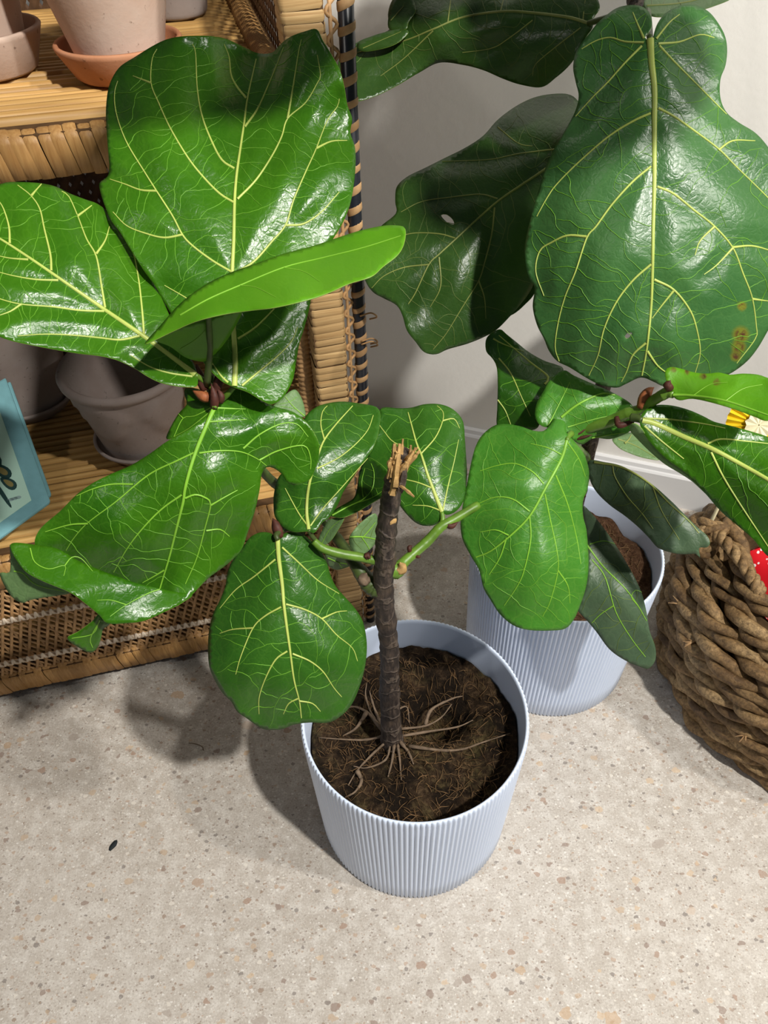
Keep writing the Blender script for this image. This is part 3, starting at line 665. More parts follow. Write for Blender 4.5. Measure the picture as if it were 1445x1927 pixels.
# --- wood of the front fig
limb('trunk', fig, [(740,1408,1.115,25),(737,1385,1.10,20),(733,1300,1.025,18.5),(733,1230,.965,17.5),(727,1170,.914,18.5),(721,1110,.87,19),(724,1055,.835,20),(727,1000,.80,19),(735,940,.768,18),(741,905,.75,17),(752,870,.735,17),(760,850,.726,15)], 'bark', 20, .16, 2.)
limb('branch', fig, [(715,1112,.868,15),(700,1105,.868,16),(690,1092,.866,17),(670,1065,.86,12),(650,1035,.872,11),(625,1000,.89,9),(585,950,.885,9),(515,908,.85,9),(450,830,.76,9),(410,772,.705,9),(398,735,.686,9),(396,705,.677,7)], 'petiole_dark', 10, .12, 4.)
limb('branch', fig, [(718,1058,.835,10),(702,1054,.832,9),(675,1048,.826,9),(640,1042,.82,9),(608,1032,.815,8.5),(590,1018,.81,7)], 'petiole', 10, .05, 1.)
limb('branch', fig, [(735,1072,.85,17),(748,1072,.853,16),(758,1060,.858,11),(780,1040,.863,10),(805,1018,.866,10),(828,993,.866,9.5),(850,980,.868,9),(900,950,.88,8)], 'petiole', 10, .07, 3.)
for pts, wd, mt in (([(748,1076,.85),(756,1068,.845),(752,1058,.84)], .007, 'splinter'), ([(690,1095,.86),(684,1088,.855),(690,1078,.85)], .008, 'root'), ([(730,985,.785),(738,975,.78),(741,969,.779)], .006, 'splinter'),
                    ([(772,1040,.86),(770,1030,.858),(776,1027,.858)], .003, 'stipule'), ([(780,1046,.86),(788,1048,.858),(792,1046,.858)], .002, 'stipule'), ([(838,986,.865),(850,990,.864),(862,982,.862)], .004, 'stipule'),
                    ([(528,1012,.81),(520,990,.808),(513,975,.806)], .006, 'stipule'), ([(385,735,.675),(375,705,.67),(370,685,.668)], .0045, 'stipule'), ([(405,740,.672),(412,712,.668),(411,690,.665)], .0045, 'stipule'), ([(395,750,.676),(380,745,.674),(362,735,.672)], .005, 'stipule_rust'),
                    ([(690,1050,.825),(692,1045,.822),(697,1052,.82)], .004, 'stipule'), ([(403,768,.676),(404,748,.670),(397,722,.666)], .0045, 'stipule'), ([(415,758,.674),(416,745,.670),(408,730,.668)], .0035, 'stipule')):
    stipule(fig, pts, wd, mt)
# splinters of the snapped top
rr = random.Random(5)
for a, b, w_ in [((740,895),(742,835),9),((752,890),(758,826),5),((748,895),(782,843),7),((760,880),(789,848),6),((745,880),(748,850),10),((738,890),(736,862),6),((765,878),(773,838),5),((742,905),(779,935),5),((735,905),(770,927),4),((755,900),(765,870),8),((730,900),(752,845),5),((762,865),(786,842),4),((738,930),(744,870),8),((752,925),(762,868),8),((744,915),(752,835),7),((757,905),(778,850),8)]:
    z0 = .735-rr.uniform(0, .012); mx = ((a[0]+b[0])/2+rr.uniform(-4, 4), (a[1]+b[1])/2+rr.uniform(-3, 3))
    pts = catmull(np.array([at(*a, z0), at(*mx, z0-.008), at(*b, z0-.014)]), n=4); m = len(pts)
    obj('splinter', MB().tube(pts, [w_*.735/F*(1-.62*(i/(m-1))**1.5)*(1+.25*rr.uniform(-1, 1)) for i in range(m)], 5).mesh('splinter', False), M['splinter' if rr.random() < .8 else 'bark'], fig, world=True)
# roots spreading over the soil
for L in [[(728,1395),(700,1420),(672,1450),(655,1478)],[(735,1400),(725,1430),(690,1445),(665,1442)],[(742,1400),(738,1430),(730,1462)],[(748,1400),(752,1430),(755,1468)],[(752,1395),(768,1415),(778,1438)],[(722,1385),(690,1392),(655,1392),(600,1388)],
          [(722,1370),(700,1345),(688,1310),(690,1285)],[(720,1375),(690,1340),(660,1330),(640,1345)],[(752,1372),(800,1366),(830,1350),(850,1325)],[(800,1364),(812,1335),(850,1315),(870,1310)],[(756,1385),(810,1376),(860,1368),(890,1355)],[(770,1404),(830,1412),(870,1410),(905,1398),(960,1380)],[(720,1370),(705,1335),(695,1300)],[(690,1340),(670,1370),(645,1385)],[(672,1450),(680,1470),(668,1490),(650,1500)],[(740,1340),(765,1330),(770,1360)]]:
    pts = []
    for i, (a, b) in enumerate(catmull(L, n=5)):
        P = atz(a, b, SOILZ); z = SOILZ+soil_height(P[0]-P1[0], P[1]-P1[1], 3.1, True)+.004+(.010 if i < 3 else 0)
        pts.append(atz(a, b, min(max(z, SOILZ-.012), SOILZ+.03)))
    m = len(pts); r0 = rr.uniform(.0019, .0034)
    obj('root', MB().tube(pts, [r0*(1-.7*i/(m-1))*(1+.2*rr.uniform(-1, 1)) for i in range(m)], 7).mesh('root'), M['root'], fig, world=True)

# ------------------------------------------------------------------ fig behind
leaf(fig2, Z4, [(660,182),(685,150),(695,110),(680,60),(640,30),(580,25),(520,40),(470,75),(430,110),(390,160),(350,210),(320,260),(308,330),(320,400),(335,470),(320,540),(290,600),(250,670),(210,740),(170,830),(140,930),(110,1030),(85,1130),(70,1220),(78,1310),(95,1370),(120,1410),(110,1500),(130,1590),(165,1660),(190,1720),(230,1770),(290,1800),(370,1850),(440,1885),(520,1900),(570,1880),(640,1850),(700,1870),(750,1893),(830,1900),(950,1870),(1060,1840),(1150,1780),(1210,1710),(1263,1620),(1330,1500),(1370,1380),(1390,1250),(1390,1100),(1370,960),(1330,830),(1263,720),(1200,650),(1120,600),(1060,550),(1030,480),(1030,390),(1055,320),(1063,240),(1050,170),(1010,100),(970,55),(920,30),(860,22),(800,40),(750,75),(720,120),(705,165),(697,195),(680,197)],
     [(685,190,.745),(600,30,.765),(900,30,.765),(320,260,.775),(1060,240,.77),(335,500,.775),(1035,450,.768),(700,600,.752),(70,1220,.835),(705,900,.762),(690,1500,.79),(645,1860,.835),(1390,1200,.80),(1060,1840,.845),(300,1800,.855),(400,1300,.788),(950,1300,.775),(800,1700,.80),(500,1700,.815),(200,900,.80),(1250,720,.78)],
     [(685,190),(690,300),(705,440),(705,600),(705,750),(705,900),(700,1100),(697,1300),(690,1500),(670,1700),(645,1840)],
     [[(645,225),(560,310),(480,400),(400,480),(320,570)],[(688,555),(600,595),(480,670),(340,790),(230,900),(180,970),(130,1060)],[(690,815),(600,890),(500,1000),(420,1110),(375,1165),(320,1330),(270,1450),(235,1580),(220,1700),(240,1770)],
      [(375,1160),(280,1155),(200,1190),(145,1230),(125,1330),(165,1450)],[(690,1295),(600,1375),(520,1480),(460,1610),(430,1740),(385,1840)],[(665,1680),(600,1740),(570,1820),(545,1870)],[(655,210),(560,205),(490,185),(420,200),(350,240)],
      [(730,225),(800,300),(900,400),(1000,500),(1060,560)],[(725,530),(800,570),(900,640),(1020,730),(1110,820),(1263,970),(1330,1050)],[(720,915),(800,950),(900,1030),(1000,1110),(1090,1215),(1140,1340),(1185,1460),(1205,1600),(1200,1660),(1110,1780)],
      [(1090,1212),(1180,1205),(1263,1225),(1350,1260)],[(1185,1465),(1263,1475)],[(705,1370),(800,1420),(880,1520),(915,1620),(930,1730),(905,1830)],[(672,1720),(720,1790),(770,1830)],[(725,215),(830,205),(930,170),(1000,185)],[(1020,735),(1090,690),(1200,690)],[(715,190),(780,110),(830,70)],[(655,190),(620,110),(600,60)],
      [(800,1425),(740,1500),(695,1560)],[(1000,1110),(930,1180),(905,1250)],[(1090,1215),(1010,1300),(950,1345)]],
     'deep', w=(14, 3), lw=(5, 1.8), spots=[(1130,1640,14),(1120,1700,12),(1105,1745,9),(1135,1500,8)], petiole=[(685,190,.746,6),(680,150,.765,7),(670,60,.80,8)], pm='petiole_dark', seed=7.7,
     holes=[[(560,1650),(575,1632),(597,1632),(588,1650),(570,1660)]], label='largest hanging leaf, violin shaped with a yellow brown blemish', pk=30, pucker=.0045)
leaf(fig2, Z9, [(700,322),(760,322),(795,345),(820,400),(800,500),(760,600),(720,700),(690,800),(660,900),(640,980),(600,1040),(560,1085),(520,1125),(480,1150),(420,1175),(350,1195),(310,1212),(270,1205),(240,1170),(210,1130),(195,1080),(175,1045),(130,1020),(95,1000),(68,960),(62,900),(80,830),(120,775),(172,730),(170,690),(175,640),(210,605),(270,575),(340,540),(410,505),(470,465),(520,410),(580,365),(640,335)],
     [(760,330,.99),(820,430,.92),(690,575,.95),(440,760,.95),(285,905,.955),(68,960,.965),(172,680,.98),(410,505,.985),(310,1212,.985),(560,1085,.985),(400,1000,.955),(200,1080,.975),(650,950,.97)],
     [(790,500),(690,575),(600,635),(520,690),(440,760),(380,815),(320,870),(285,905),(240,1000),(215,1040)],
     [[(520,680),(460,665),(360,675),(260,690),(190,725)],[(375,815),(320,800),(230,798),(150,820)],[(285,905),(200,915),(130,945),(90,985)],[(510,710),(500,800),(475,900),(455,960),(400,1050),(345,1140),(300,1195)],[(455,960),(475,1020),(480,1090)],[(320,880),(325,980),(290,1050)],[(740,508),(600,525),(500,545),(400,550),(330,552)],[(520,435),(590,490),(640,500)]],
     'dark', w=(7, 2), lw=(3.4, 1.3), vein='vein_dull', holes=[[(327,735),(345,733),(366,750),(371,768),(350,762),(335,748)]], petiole=[(790,500,.94,5),(880,470,.91,6),(960,480,.90,7)], pm='petiole_dark', seed=8.2, label='dark leaf in shade with a small hole', pk=26, pucker=.005, ripple=.004,
     folds=[([(660,830),(655,980),(610,1045),(560,1080),(545,1050),(580,940),(620,850)], [(660,830,1.0),(560,1080,1.03),(655,980,1.02),(580,940,1.03)], False, [])])
leaf(fig2, Z9, [(850,60),(845,95),(820,130),(790,190),(760,230),(720,265),(670,298),(600,290),(540,270),(470,240),(400,222),(320,215),(250,250),(180,290),(110,325),(50,345),(0,350),(-30,300),(-20,200),(40,145),(100,120),(150,100),(145,50),(160,0),(200,-40),(400,-70),(700,-70),(830,-40),(870,20)],
     [(850,60,.87),(670,298,.93),(320,215,.955),(0,350,.96),(-20,200,.98),(150,60,.97),(400,-70,.95),(700,-70,.92),(530,40,.90),(300,110,.925),(500,160,.925)],
     [(830,80),(760,60),(640,45),(530,40),(400,60),(300,100),(200,140),(40,180)],
     [[(805,95),(720,160),(650,220),(640,260)],[(640,70),(560,130),(500,165),(400,180)],[(530,40),(540,0),(560,-50)],[(350,75),(360,0),(370,-50)],[(812,70),(820,0)],[(300,105),(200,200),(120,260)]],
     'dark', w=(7, 2), lw=(3., 1.2), vein='vein_dull', petiole=[(830,80,.872,5),(900,60,.85,6),(970,40,.83,7)], pm='petiole_dark', seed=9.4, label='dark drooping leaf across the top, behind the striped pole', ripple=.004, pucker=.005, pk=26,
     folds=[([(150,100),(148,50),(165,0),(210,-30),(240,30),(215,75),(205,100)], [(150,100,.955),(165,0,.955),(240,30,.94)], False, [[(155,70),(200,20)]]), ([(40,150),(110,118),(190,98),(215,110),(180,145),(130,165),(60,175)], [(40,150,.965),(200,100,.945),(60,175,.96)], False, [[(60,165),(190,108)]])])
leaf(fig2, Z9, [(1040,50),(1100,56),(1180,42),(1260,20),(1330,-15),(1320,-70),(1060,-70),(1015,0)], [(1040,50,.80),(1330,-15,.84),(1200,-60,.86)], [(1030,20),(1150,10),(1280,-20)], [], 'mid', True, w=(4, 2), vein='vein_dull', label='leaf cut off by the top of the picture')
leaf(fig2, Z5, [(155,100),(175,70),(220,48),(250,70),(300,110),(350,150),(420,190),(480,210),(510,230),(490,290),(450,360),(420,430),(390,500),(340,508),(300,500),(250,497),(207,492),(208,400),(210,300),(205,220),(185,180),(158,150)],
     [(215,60,.95),(155,110,.96),(510,230,.93),(425,290,.915),(300,300,.925),(207,490,.95),(390,500,.92),(350,150,.96)],
     [(410,480),(425,300),(440,265),(360,200),(290,140),(215,75)][1:], [[(215,180),(270,250),(320,360),(360,445)],[(210,370),(245,420),(270,485)],[(190,90),(235,115),(330,150)]],
     'mid', w=(5, 1.5), lw=(3, 1.2), seed=1.9, label='narrow twisted leaf against the wall')
leaf(fig2, Z5, [(510,235),(560,260),(640,295),(700,320),(760,350),(820,390),(838,440),(822,505),(780,532),(720,550),(650,545),(592,575),(545,545),(500,505),(480,492),(440,497),(400,482),(380,440),(390,380),(420,330),(450,280)],
     [(510,235,.90),(820,390,.875),(822,505,.885),(592,575,.895),(400,480,.885),(400,370,.89),(600,390,.872)],
     [(500,450),(560,402),(620,368),(690,342),(745,348)],[[(440,490),(490,390),(540,290)],[(530,495),(640,462),(750,437)],[(640,545),(720,530),(790,520)]],
     'soft', w=(6, 3), lw=(3, 1.2), vein='vein_green', seed=3.0, label='short leaf tucked under the young stem')
leaf(fig2, Z5, [(505,445),(520,480),(525,520),(560,560),(600,610),(620,660),(628,710),(620,780),(600,830),(600,900),(615,960),(622,1040),(625,1130),(615,1220),(590,1300),(560,1370),(520,1415),(450,1425),(350,1422),(280,1400),(220,1350),(180,1290),(145,1230),(125,1150),(85,1080),(50,1010),(40,940),(50,850),(70,750),(90,650),(110,580),(140,530),(190,490),(240,480),(310,490),(370,510),(420,512),(450,480),(470,450),(490,437)],
     [(525,555,.865),(500,440,.885),(240,480,.90),(40,940,.90),(85,1080,.90),(280,1400,.905),(520,1415,.905),(625,1000,.90),(620,680,.89),(430,770,.862),(300,980,.868),(480,1100,.868),(350,1250,.878),(150,750,.88)],
     [(525,555),(500,640),(430,770),(360,895),(280,980),(180,1060),(110,1090)],
     [[(420,755),(370,700),(290,662),(210,670),(130,695)],[(355,880),(280,825),(200,815),(120,845)],[(425,800),(450,920),(480,1060),(485,1150),(450,1290),(415,1360)],[(355,900),(360,1010),(330,1150),(300,1220),(240,1310)],[(475,715),(530,850),(570,1000),(590,1120)],[(525,560),(580,640),(610,720)],[(250,1000),(220,1090),(170,1170)],[(485,1150),(530,1220),(540,1300)],[(500,620),(440,590),(360,570)],[(260,990),(200,965),(130,975)]],
     'soft', w=(7, 3), lw=(3.6, 1.5), vein='vein_green', petiole=[(525,555,.866,4),(535,535,.874,6),(545,525,.88,7)], seed=5.5, label='broad light green leaf hanging in front of the planter behind', thick=.0009)
leaf(fig2, Z5, [(975,240),(1000,220),(1050,228),(1110,245),(1170,250),(1220,245),(1270,255),(1330,250),(1400,255),(1445,270),(1520,290),(1560,350),(1540,430),(1445,465),(1380,445),(1300,415),(1200,385),(1100,365),(1040,372),(1008,350),(985,300)],
     [(975,240,.80),(1010,345,.80),(1170,250,.785),(1445,270,.76),(1445,465,.73),(1200,385,.765)],
     [(1012,348),(1100,352),(1250,375),(1445,440)],[[(1100,352),(1180,300),(1260,290)],[(1250,375),(1330,320),(1420,300)]],
     'young', w=(6, 3), lw=(2.4, 1.2), vein='vein_green', net=0, spots=[(1012,232,5),(1075,240,5),(1150,262,6),(1210,290,6)], petiole=[(1012,348,.80,7),(990,340,.805,9),(960,355,.81,9)], seed=2.2, label='yellow green young leaf with brown flecks at the right edge')
leaf(fig2, Z5, [(860,460),(880,420),(930,395),(1000,395),(1080,415),(1150,445),(1200,470),(1280,490),(1370,515),(1445,540),(1560,600),(1600,750),(1580,950),(1500,1080),(1445,1085),(1380,1010),(1300,940),(1230,880),(1160,800),(1110,745),(1050,690),(980,640),(910,570),(870,510)],
     [(862,465,.83),(1000,395,.835),(1445,540,.80),(1600,800,.76),(1445,1080,.80),(1160,800,.825),(980,630,.83),(1200,600,.80),(1445,735,.775)],
     [(870,465),(930,480),(1060,540),(1200,600),(1330,670),(1445,735),(1550,800)],
     [[(880,455),(1000,460),(1150,480),(1250,500)],[(1170,570),(1230,550),(1350,560),(1445,570)],[(1185,610),(1240,720),(1320,850),(1445,1040)],[(880,490),(960,560),(1060,640)]],
     'fresh', w=(12, 7), lw=(4.4, 2), petiole=[(870,465,.83,6),(850,455,.835,8),(820,450,.84,8)], pm='petiole_dark', seed=6.6, label='long glossy leaf over the basket, leaving the picture at right',
     folds=[([(815,485),(840,480),(870,505),(912,572),(982,642),(1052,692),(1112,748),(1162,802),(1100,745),(1040,705),(970,662),(900,602),(850,552),(815,512)], [(815,485,.826),(870,505,.826),(1162,802,.823),(970,662,.842),(850,552,.845)], True, [])])
leaf(fig2, Z5, [(625,650),(700,655),(770,670),(840,705),(920,760),(1000,830),(1060,890),(1120,950),(1165,990),(1180,1025),(1165,1045),(1130,1048),(1135,1095),(1115,1075),(1050,1076),(990,1065),(940,1045),(900,1000),(850,950),(790,900),(720,850),(660,790),(630,730)],
     [(625,660,1.02),(1180,1020,.95),(1050,1076,.965),(720,850,1.02),(900,900,.97),(920,760,.985)],
     [(650,655),(780,680),(900,750),(1000,850),(1080,920),(1130,980)],[[(735,670),(745,720),(800,810),(870,890),(920,960)],[(920,770),(960,880),(1040,1010)]],
     'grey', w=(5, 2), lw=(2.6, 1.2), vein='vein_dull', seed=7.1, label='folded grey green leaf pointing at the basket')
leaf(fig2, Z5, [(600,855),(640,890),(690,950),(740,1020),(790,1100),(840,1190),(870,1260),(890,1340),(905,1430),(930,1500),(930,1560),(900,1598),(860,1590),(790,1560),(720,1510),(660,1430),(610,1370),(575,1330),(590,1280),(615,1200),(625,1100),(620,1000),(605,920)],
     [(600,860,1.03),(930,1540,1.05),(740,1020,1.05),(600,1330,1.05),(720,1510,1.06),(740,1250,1.025)],
     [(615,1030),(690,1130),(790,1230),(850,1310),(890,1380)],[[(630,1030),(690,1015),(745,1028)],[(640,1100),(700,1180),(750,1340),(820,1460),(885,1545)],[(850,1310),(820,1270),(840,1240),(868,1250)],[(740,1310),(680,1350),(640,1390)]],
     'grey', w=(4, 1.5), lw=(2.6, 1.2), vein='vein_green', seed=8.8, label='dark leaf hanging down past the rim beside the basket')
leaf(fig2, Z5, [(735,545),(800,520),(860,530),(900,590),(950,642),(880,635),(810,612),(760,585)], [(735,545,1.02),(945,640,1.0),(860,530,1.03)], [(760,550),(840,580),(930,632)], [[(790,570),(810,550),(820,530)]], 'mid', True, w=(3, 1), vein='vein_dull', step=5, label='small leaf in shade below the long glossy leaf')
limb('trunk', fig2, [(1062,1065,1.31,17),(1068,1020,1.27,14),(1085,945,1.20,14),(1103,865,1.135,14),(1127,760,1.062,14),(1155,640,.99,14),(1180,520,.93,14),(1195,380,.885,14),(1200,240,.855,14),(1198,120,.835,14),(1196,30,.825,15),(1195,-60,.82,15),(1200,-330,.76,15),(1205,-650,.71,14)], 'bark', 14, .08, 6.)
limb('branch', fig2, [(1103,862,1.13,10),(1085,845,1.04,10),(1066,825,.93,10),(1078,817,.905,10),(1110,805,.885,10),(1150,792,.87,11),(1180,778,.856,11),(1205,770,.845,10),(1235,750,.825,10),(1258,737,.81,11),(1268,735,.80,10)], 'petiole', 10, .05, 2.)
for pts, wd, mt in (([(1205,768,.84),(1212,748,.835),(1222,735,.832),(1231,729,.83)], .006, 'stipule_rust'), ([(1160,785,.855),(1165,800,.85),(1185,795,.85),(1200,790,.848)], .004, 'stipule'), ([(1072,825,.89),(1095,812,.885),(1112,795,.882)], .002, 'stipule'), ([(1080,828,.89),(1100,822,.885),(1115,818,.882)], .002, 'stipule'), ([(1262,732,.80),(1256,724,.795),(1262,716,.79)], .005, 'stipule'), ([(1100,935,1.12),(1098,920,1.11),(1106,912,1.10)], .003, 'stipule')):
    stipule(fig2, pts, wd, mt)

# leaves added out of view to cast shade on the big leaves and wall
shade_leaf(fig2, (.30, .66, 1.34), (.45, .49, 1.37), (.3, -.2, 1), .17, 'mid', .01)
shade_leaf(fig2, (.22, .64, 1.35), (.02, .46, 1.40), (-.2, -.2, 1), .15, 'mid', .01)
shade_leaf(fig2, (.27, .74, 1.38), (.20, 1.02, 1.37), (0, .1, 1), .22, 'mid', .02)
shade_leaf(fig2, (.30, .75, 1.32), (.46, 1.10, 1.29), (.1, .1, 1), .22, 'mid', .02)
shade_leaf(fig2, (.33, .83, .76), (.68, .93, .89), (.1, -.4, 1), .22, 'mid', .02)
shade_leaf(fig2, (.31, .70, 1.30), (.60, .78, 1.38), (.2, 0, 1), .22, 'mid', .03)

# ------------------------------------------------------------------ rattan shelf (local x along the front, y to the back, z up)
SA = math.atan2(.22880625, .97347198)
S0 = (-.716, .752, 0)
shelf = empty('rattan_shelf', S0, SA)
tag(shelf, 'tan rattan shelf unit with bamboo slat tiers and a black striped corner pole', 'shelf')
def SL(x, y, z): c, s = math.cos(SA), math.sin(SA); return (S0[0]+x*c-y*s, S0[1]+x*s+y*c, z)
def inv(P): c, s = math.cos(SA), math.sin(SA); dx, dy = P[0]-S0[0], P[1]-S0[1]; return (dx*c+dy*s, -dx*s+dy*c, P[2])
XL, XR, DEP = -.36, .664, .55
def strip_mesh(h, d, slant=.006, w=.0132):
    """one rattan strip folded over a rail: back of the top, rounded front edge, front face"""
    pr = [(d, h-.004), (d*.55, h+.0012), (.010, h), (.003, h-.004), (0, h-.011), (-.0006, h*.5), (.0008, 0.0), (.006, -.001)]
    vs = []
    for i, (y, z) in enumerate(pr):
        sl = -slant*(1-z/h)
        for x, yy in ((-.5, .0012), (-.3, 0), (.3, 0), (.5, .0012)): vs.append((x*w-sl, y+yy*(1 if i > 2 else .3), z-(yy if i <= 3 else 0)))
    fs = [(i*4+k, (i+1)*4+k, (i+1)*4+k+1, i*4+k+1) for i in range(len(pr)-1) for k in range(3)]
    me = mesh('wrap_strip', vs, fs); me.materials.append(M['wrap_v']); return me
def rail(name, z0, z1, d, pitch, w):
    r = obj(name, MB().box(XL, XR, .004, d, z0+.003, z1-.003).mesh(name, False), M['core'], shelf)
    me = strip_mesh(z1-z0, d*.8, .007, w); rr = random.Random(z0); x = XL+.01
    while x < XR-.03:
        o = obj('wrap_strip', me, None, r, (x, rr.uniform(-.0008, .0006), z0+rr.uniform(-.0012, .0012))); o.rotation_euler = (0, rr.uniform(-.02, .02), rr.uniform(-.012, .012))
        o.scale.x = rr.uniform(.9, 1.08); x += pitch*rr.uniform(.93, 1.07)
    return r
rail('front_rail', .925, .972, .030, .0137, .0146)
rail('front_rail', .310, .366, .030, .0137, .0146)
rail('front_rail', .032, .076, .030, .0145, .0154)
def slat_mesh():
    pr = [(-.5, 0), (-.46, .55), (-.25, .95), (.0, 1.), (.25, .95), (.46, .55), (.5, 0)]; w, h = .0166, .0100
    vs = [(x, y*w, z*h) for x in (0, XR-XL-.02) for y, z in pr]; n = len(pr)
    me = mesh('slat', vs, [(i, n+i, n+i+1, i+1) for i in range(n-1)]+[tuple(range(n)), tuple(range(2*n-1, n-1, -1))]); me.materials.append(M['slat']); return me
sm_ = slat_mesh()
for zt in (.972, .368, .05):
    bd = obj('tier_board', MB().box(XL+.01, XR-.02, .02, DEP-.01, zt-.022, zt-.001).mesh('tier_board', False), M['core'], shelf)
    rr = random.Random(zt); y = .038
    while y < DEP-.015:
        o = obj('slat', sm_, None, bd, (XL+.01, y, zt-.0035+rr.uniform(-.0008, .0012))); o.rotation_euler.z = rr.uniform(-.0018, .0018); o.scale.y = rr.uniform(.66, .96); y += .0166*rr.uniform(.95, 1.06)
# corner posts wrapped in level bands
def band_mesh(hw, hd, h):
    pr = []
    for cx, cy, a0 in ((hw-.006, -hd+.006, -90), (hw-.006, hd-.006, 0), (-hw+.006, hd-.006, 90), (-hw+.006, -hd+.006, 180)):
        for k in range(3):
            a = math.radians(a0+45*k); pr.append((cx+.006*math.cos(a), cy+.006*math.sin(a)))
    n = len(pr); vs = []
    for s, z in ((.965, -h/2), (1.0, -h*.28), (1.0, h*.28), (.965, h/2)): vs += [(x*s, y*s, z) for x, y in pr]
    fs = [(j*n+i, j*n+(i+1) % n, (j+1)*n+(i+1) % n, (j+1)*n+i) for j in range(3) for i in range(n)]
    me = mesh('wrap_band', vs, fs); me.materials.append(M['wrap_h']); return me
bm_ = band_mesh(.0235, .021, .0118)
def post(x, y, ztop, fine=True):
    p = obj('post', MB().box(-.0215, .0215, -.019, .019, 0, ztop).mesh('post', False), M['core'], shelf, (x, y, 0))
    z = .012; rr = random.Random(x)
    while z < ztop:
        o = obj('wrap_band', bm_, None, p, (rr.uniform(-.0008, .0008), rr.uniform(-.0006, .0006), z)); o.rotation_euler = (rr.uniform(-.02, .02), rr.uniform(-.05, .05), 0); o.scale.z = rr.uniform(.8, 1.12); z += .0112*rr.uniform(.9, 1.12)
post(.665, .020, 1.20); post(.665, DEP, 1.20); post(XL, .020, 1.20); post(XL, DEP, 1.20)
# striped pole
pole = obj('striped_pole', MB().tube([(.704, .012, 0), (.7075, .012, .3), (.7105, .012, .6), (.713, .012, 1.2)], .0088, 14).mesh('striped_pole'), M['black'], shelf)
def ring_mesh(r, h, tilt):
    n = 18; vs = []
    for rr_, z in ((r, -h/2), (r+.0007, -h*.3), (r+.0007, h*.3), (r, h/2)):
        for k in range(n): a = 2*math.pi*k/n; vs.append((rr_*math.cos(a), rr_*math.sin(a), z+tilt*math.cos(a+.3)))
    me = mesh('binding_band', vs, [(j*n+i, j*n+(i+1) % n, (j+1)*n+(i+1) % n, (j+1)*n+i) for j in range(3) for i in range(n)]); me.materials.append(M['band']); return me
rg = ring_mesh(.0090, .0092, .0036); z = .02; rr = random.Random(11)
while z < 1.19:
    xx = .704+.0065*min(1, z/.6)+.0025*max(0, (z-.6)/.6)
    o = obj('binding_band', rg, None, pole, (xx, .012, z)); o.scale.z = rr.uniform(.85, 1.15); o.rotation_euler = (rr.uniform(-.06, .06), rr.uniform(-.06, .06), 0); z += .0232*rr.uniform(.94, 1.06)
# lacing between post and pole
pts = []; z = .03; k = 0
while z < 1.19:
    pts.append((.690+(.012 if k % 2 else -.001), .004+(.006 if k % 2 else 0), z)); z += .0135; k += 1
K = catmull(np.array(pts), n=4); obj('cane_lacing', MB().tube(K, .0022, 6).mesh('cane_lacing'), M['cane'], shelf)
mb = MB(); mb.tube([(.692, .006, .02), (.694, .006, .6), (.694, .006, 1.19)], .0022, 6); obj('cane_lacing', mb.mesh('cane_lacing'), M['cane'], shelf)
for zf in (.655, .66, .70):   # frayed ends
    K = catmull(np.array([(.71, .002, zf), (.724, -.004, zf+.006), (.733, .0, zf-.004), (.725, .01, zf-.012)]), n=5); obj('frayed_end', MB().tube(K, .0012, 5).mesh('frayed_end'), M['cane'], shelf)
# woven cane panels
def weave(x0, x1, z0, z1, y, mat, sets, w, name='cane_weave', axis='x'):
    mb = MB()
    for li, (slope, pitch, off) in enumerate(sets):
        dx = (z1-z0)/slope; s = min(x0, x0-dx)-pitch
        while s < max(x1, x1-dx)+pitch:
            a0, a1, b0, b1 = s, s+dx, z0, z1
            # clip to the panel
            def clip(t): return s+dx*t
            ts = [0, 1]
            if dx > 0: ts = [max(0, (x0-s)/dx), min(1, (x1-s)/dx)]
            elif dx < 0: ts = [max(0, (x1-s)/dx), min(1, (x0-s)/dx)]
            if ts[1]-ts[0] > .03:
                p, q = (clip(ts[0]), z0+(z1-z0)*ts[0]), (clip(ts[1]), z0+(z1-z0)*ts[1])
                t = Vector((q[0]-p[0], q[1]-p[1])).normalized(); nx, nz = -t.y*w/2, t.x*w/2; yy = y+off
                ring = lambda P: [(P[0]-nx, yy, P[1]-nz), (P[0]-nx*.4, yy-.0012, P[1]-nz*.4), (P[0]+nx*.4, yy-.0012, P[1]+nz*.4), (P[0]+nx, yy, P[1]+nz)]
                v = ring(p)+ring(q)
                if axis == 'y': v = [(b, a, c) for a, b, c in v]
                mb.add(v, [(0, 4, 5, 1), (1, 5, 6, 2), (2, 6, 7, 3), (3, 7, 4, 0)])
            s += pitch
    o = obj(name, mb.mesh(name, False), mat, shelf); tag(o, kind='stuff'); return o
weave(XL, XR-.02, .076, .312, .010, M['cane'], [(2.8, .0150, -.0012), (-1.1, .0150, .0008), (-9., .0300, .0022)], .0050, 'front_weave')
weave(XL, XR, .03, 1.18, DEP+.012, M['cane_shaded'], [(1.7, .020, -.0012), (-1.7, .020, .0008)], .0125, 'back_weave')
weave(.05, DEP, .03, 1.18, .668, M['cane_shaded'], [(1.7, .020, -.0012), (-1.7, .020, .0008)], .0085, 'side_weave', 'y')
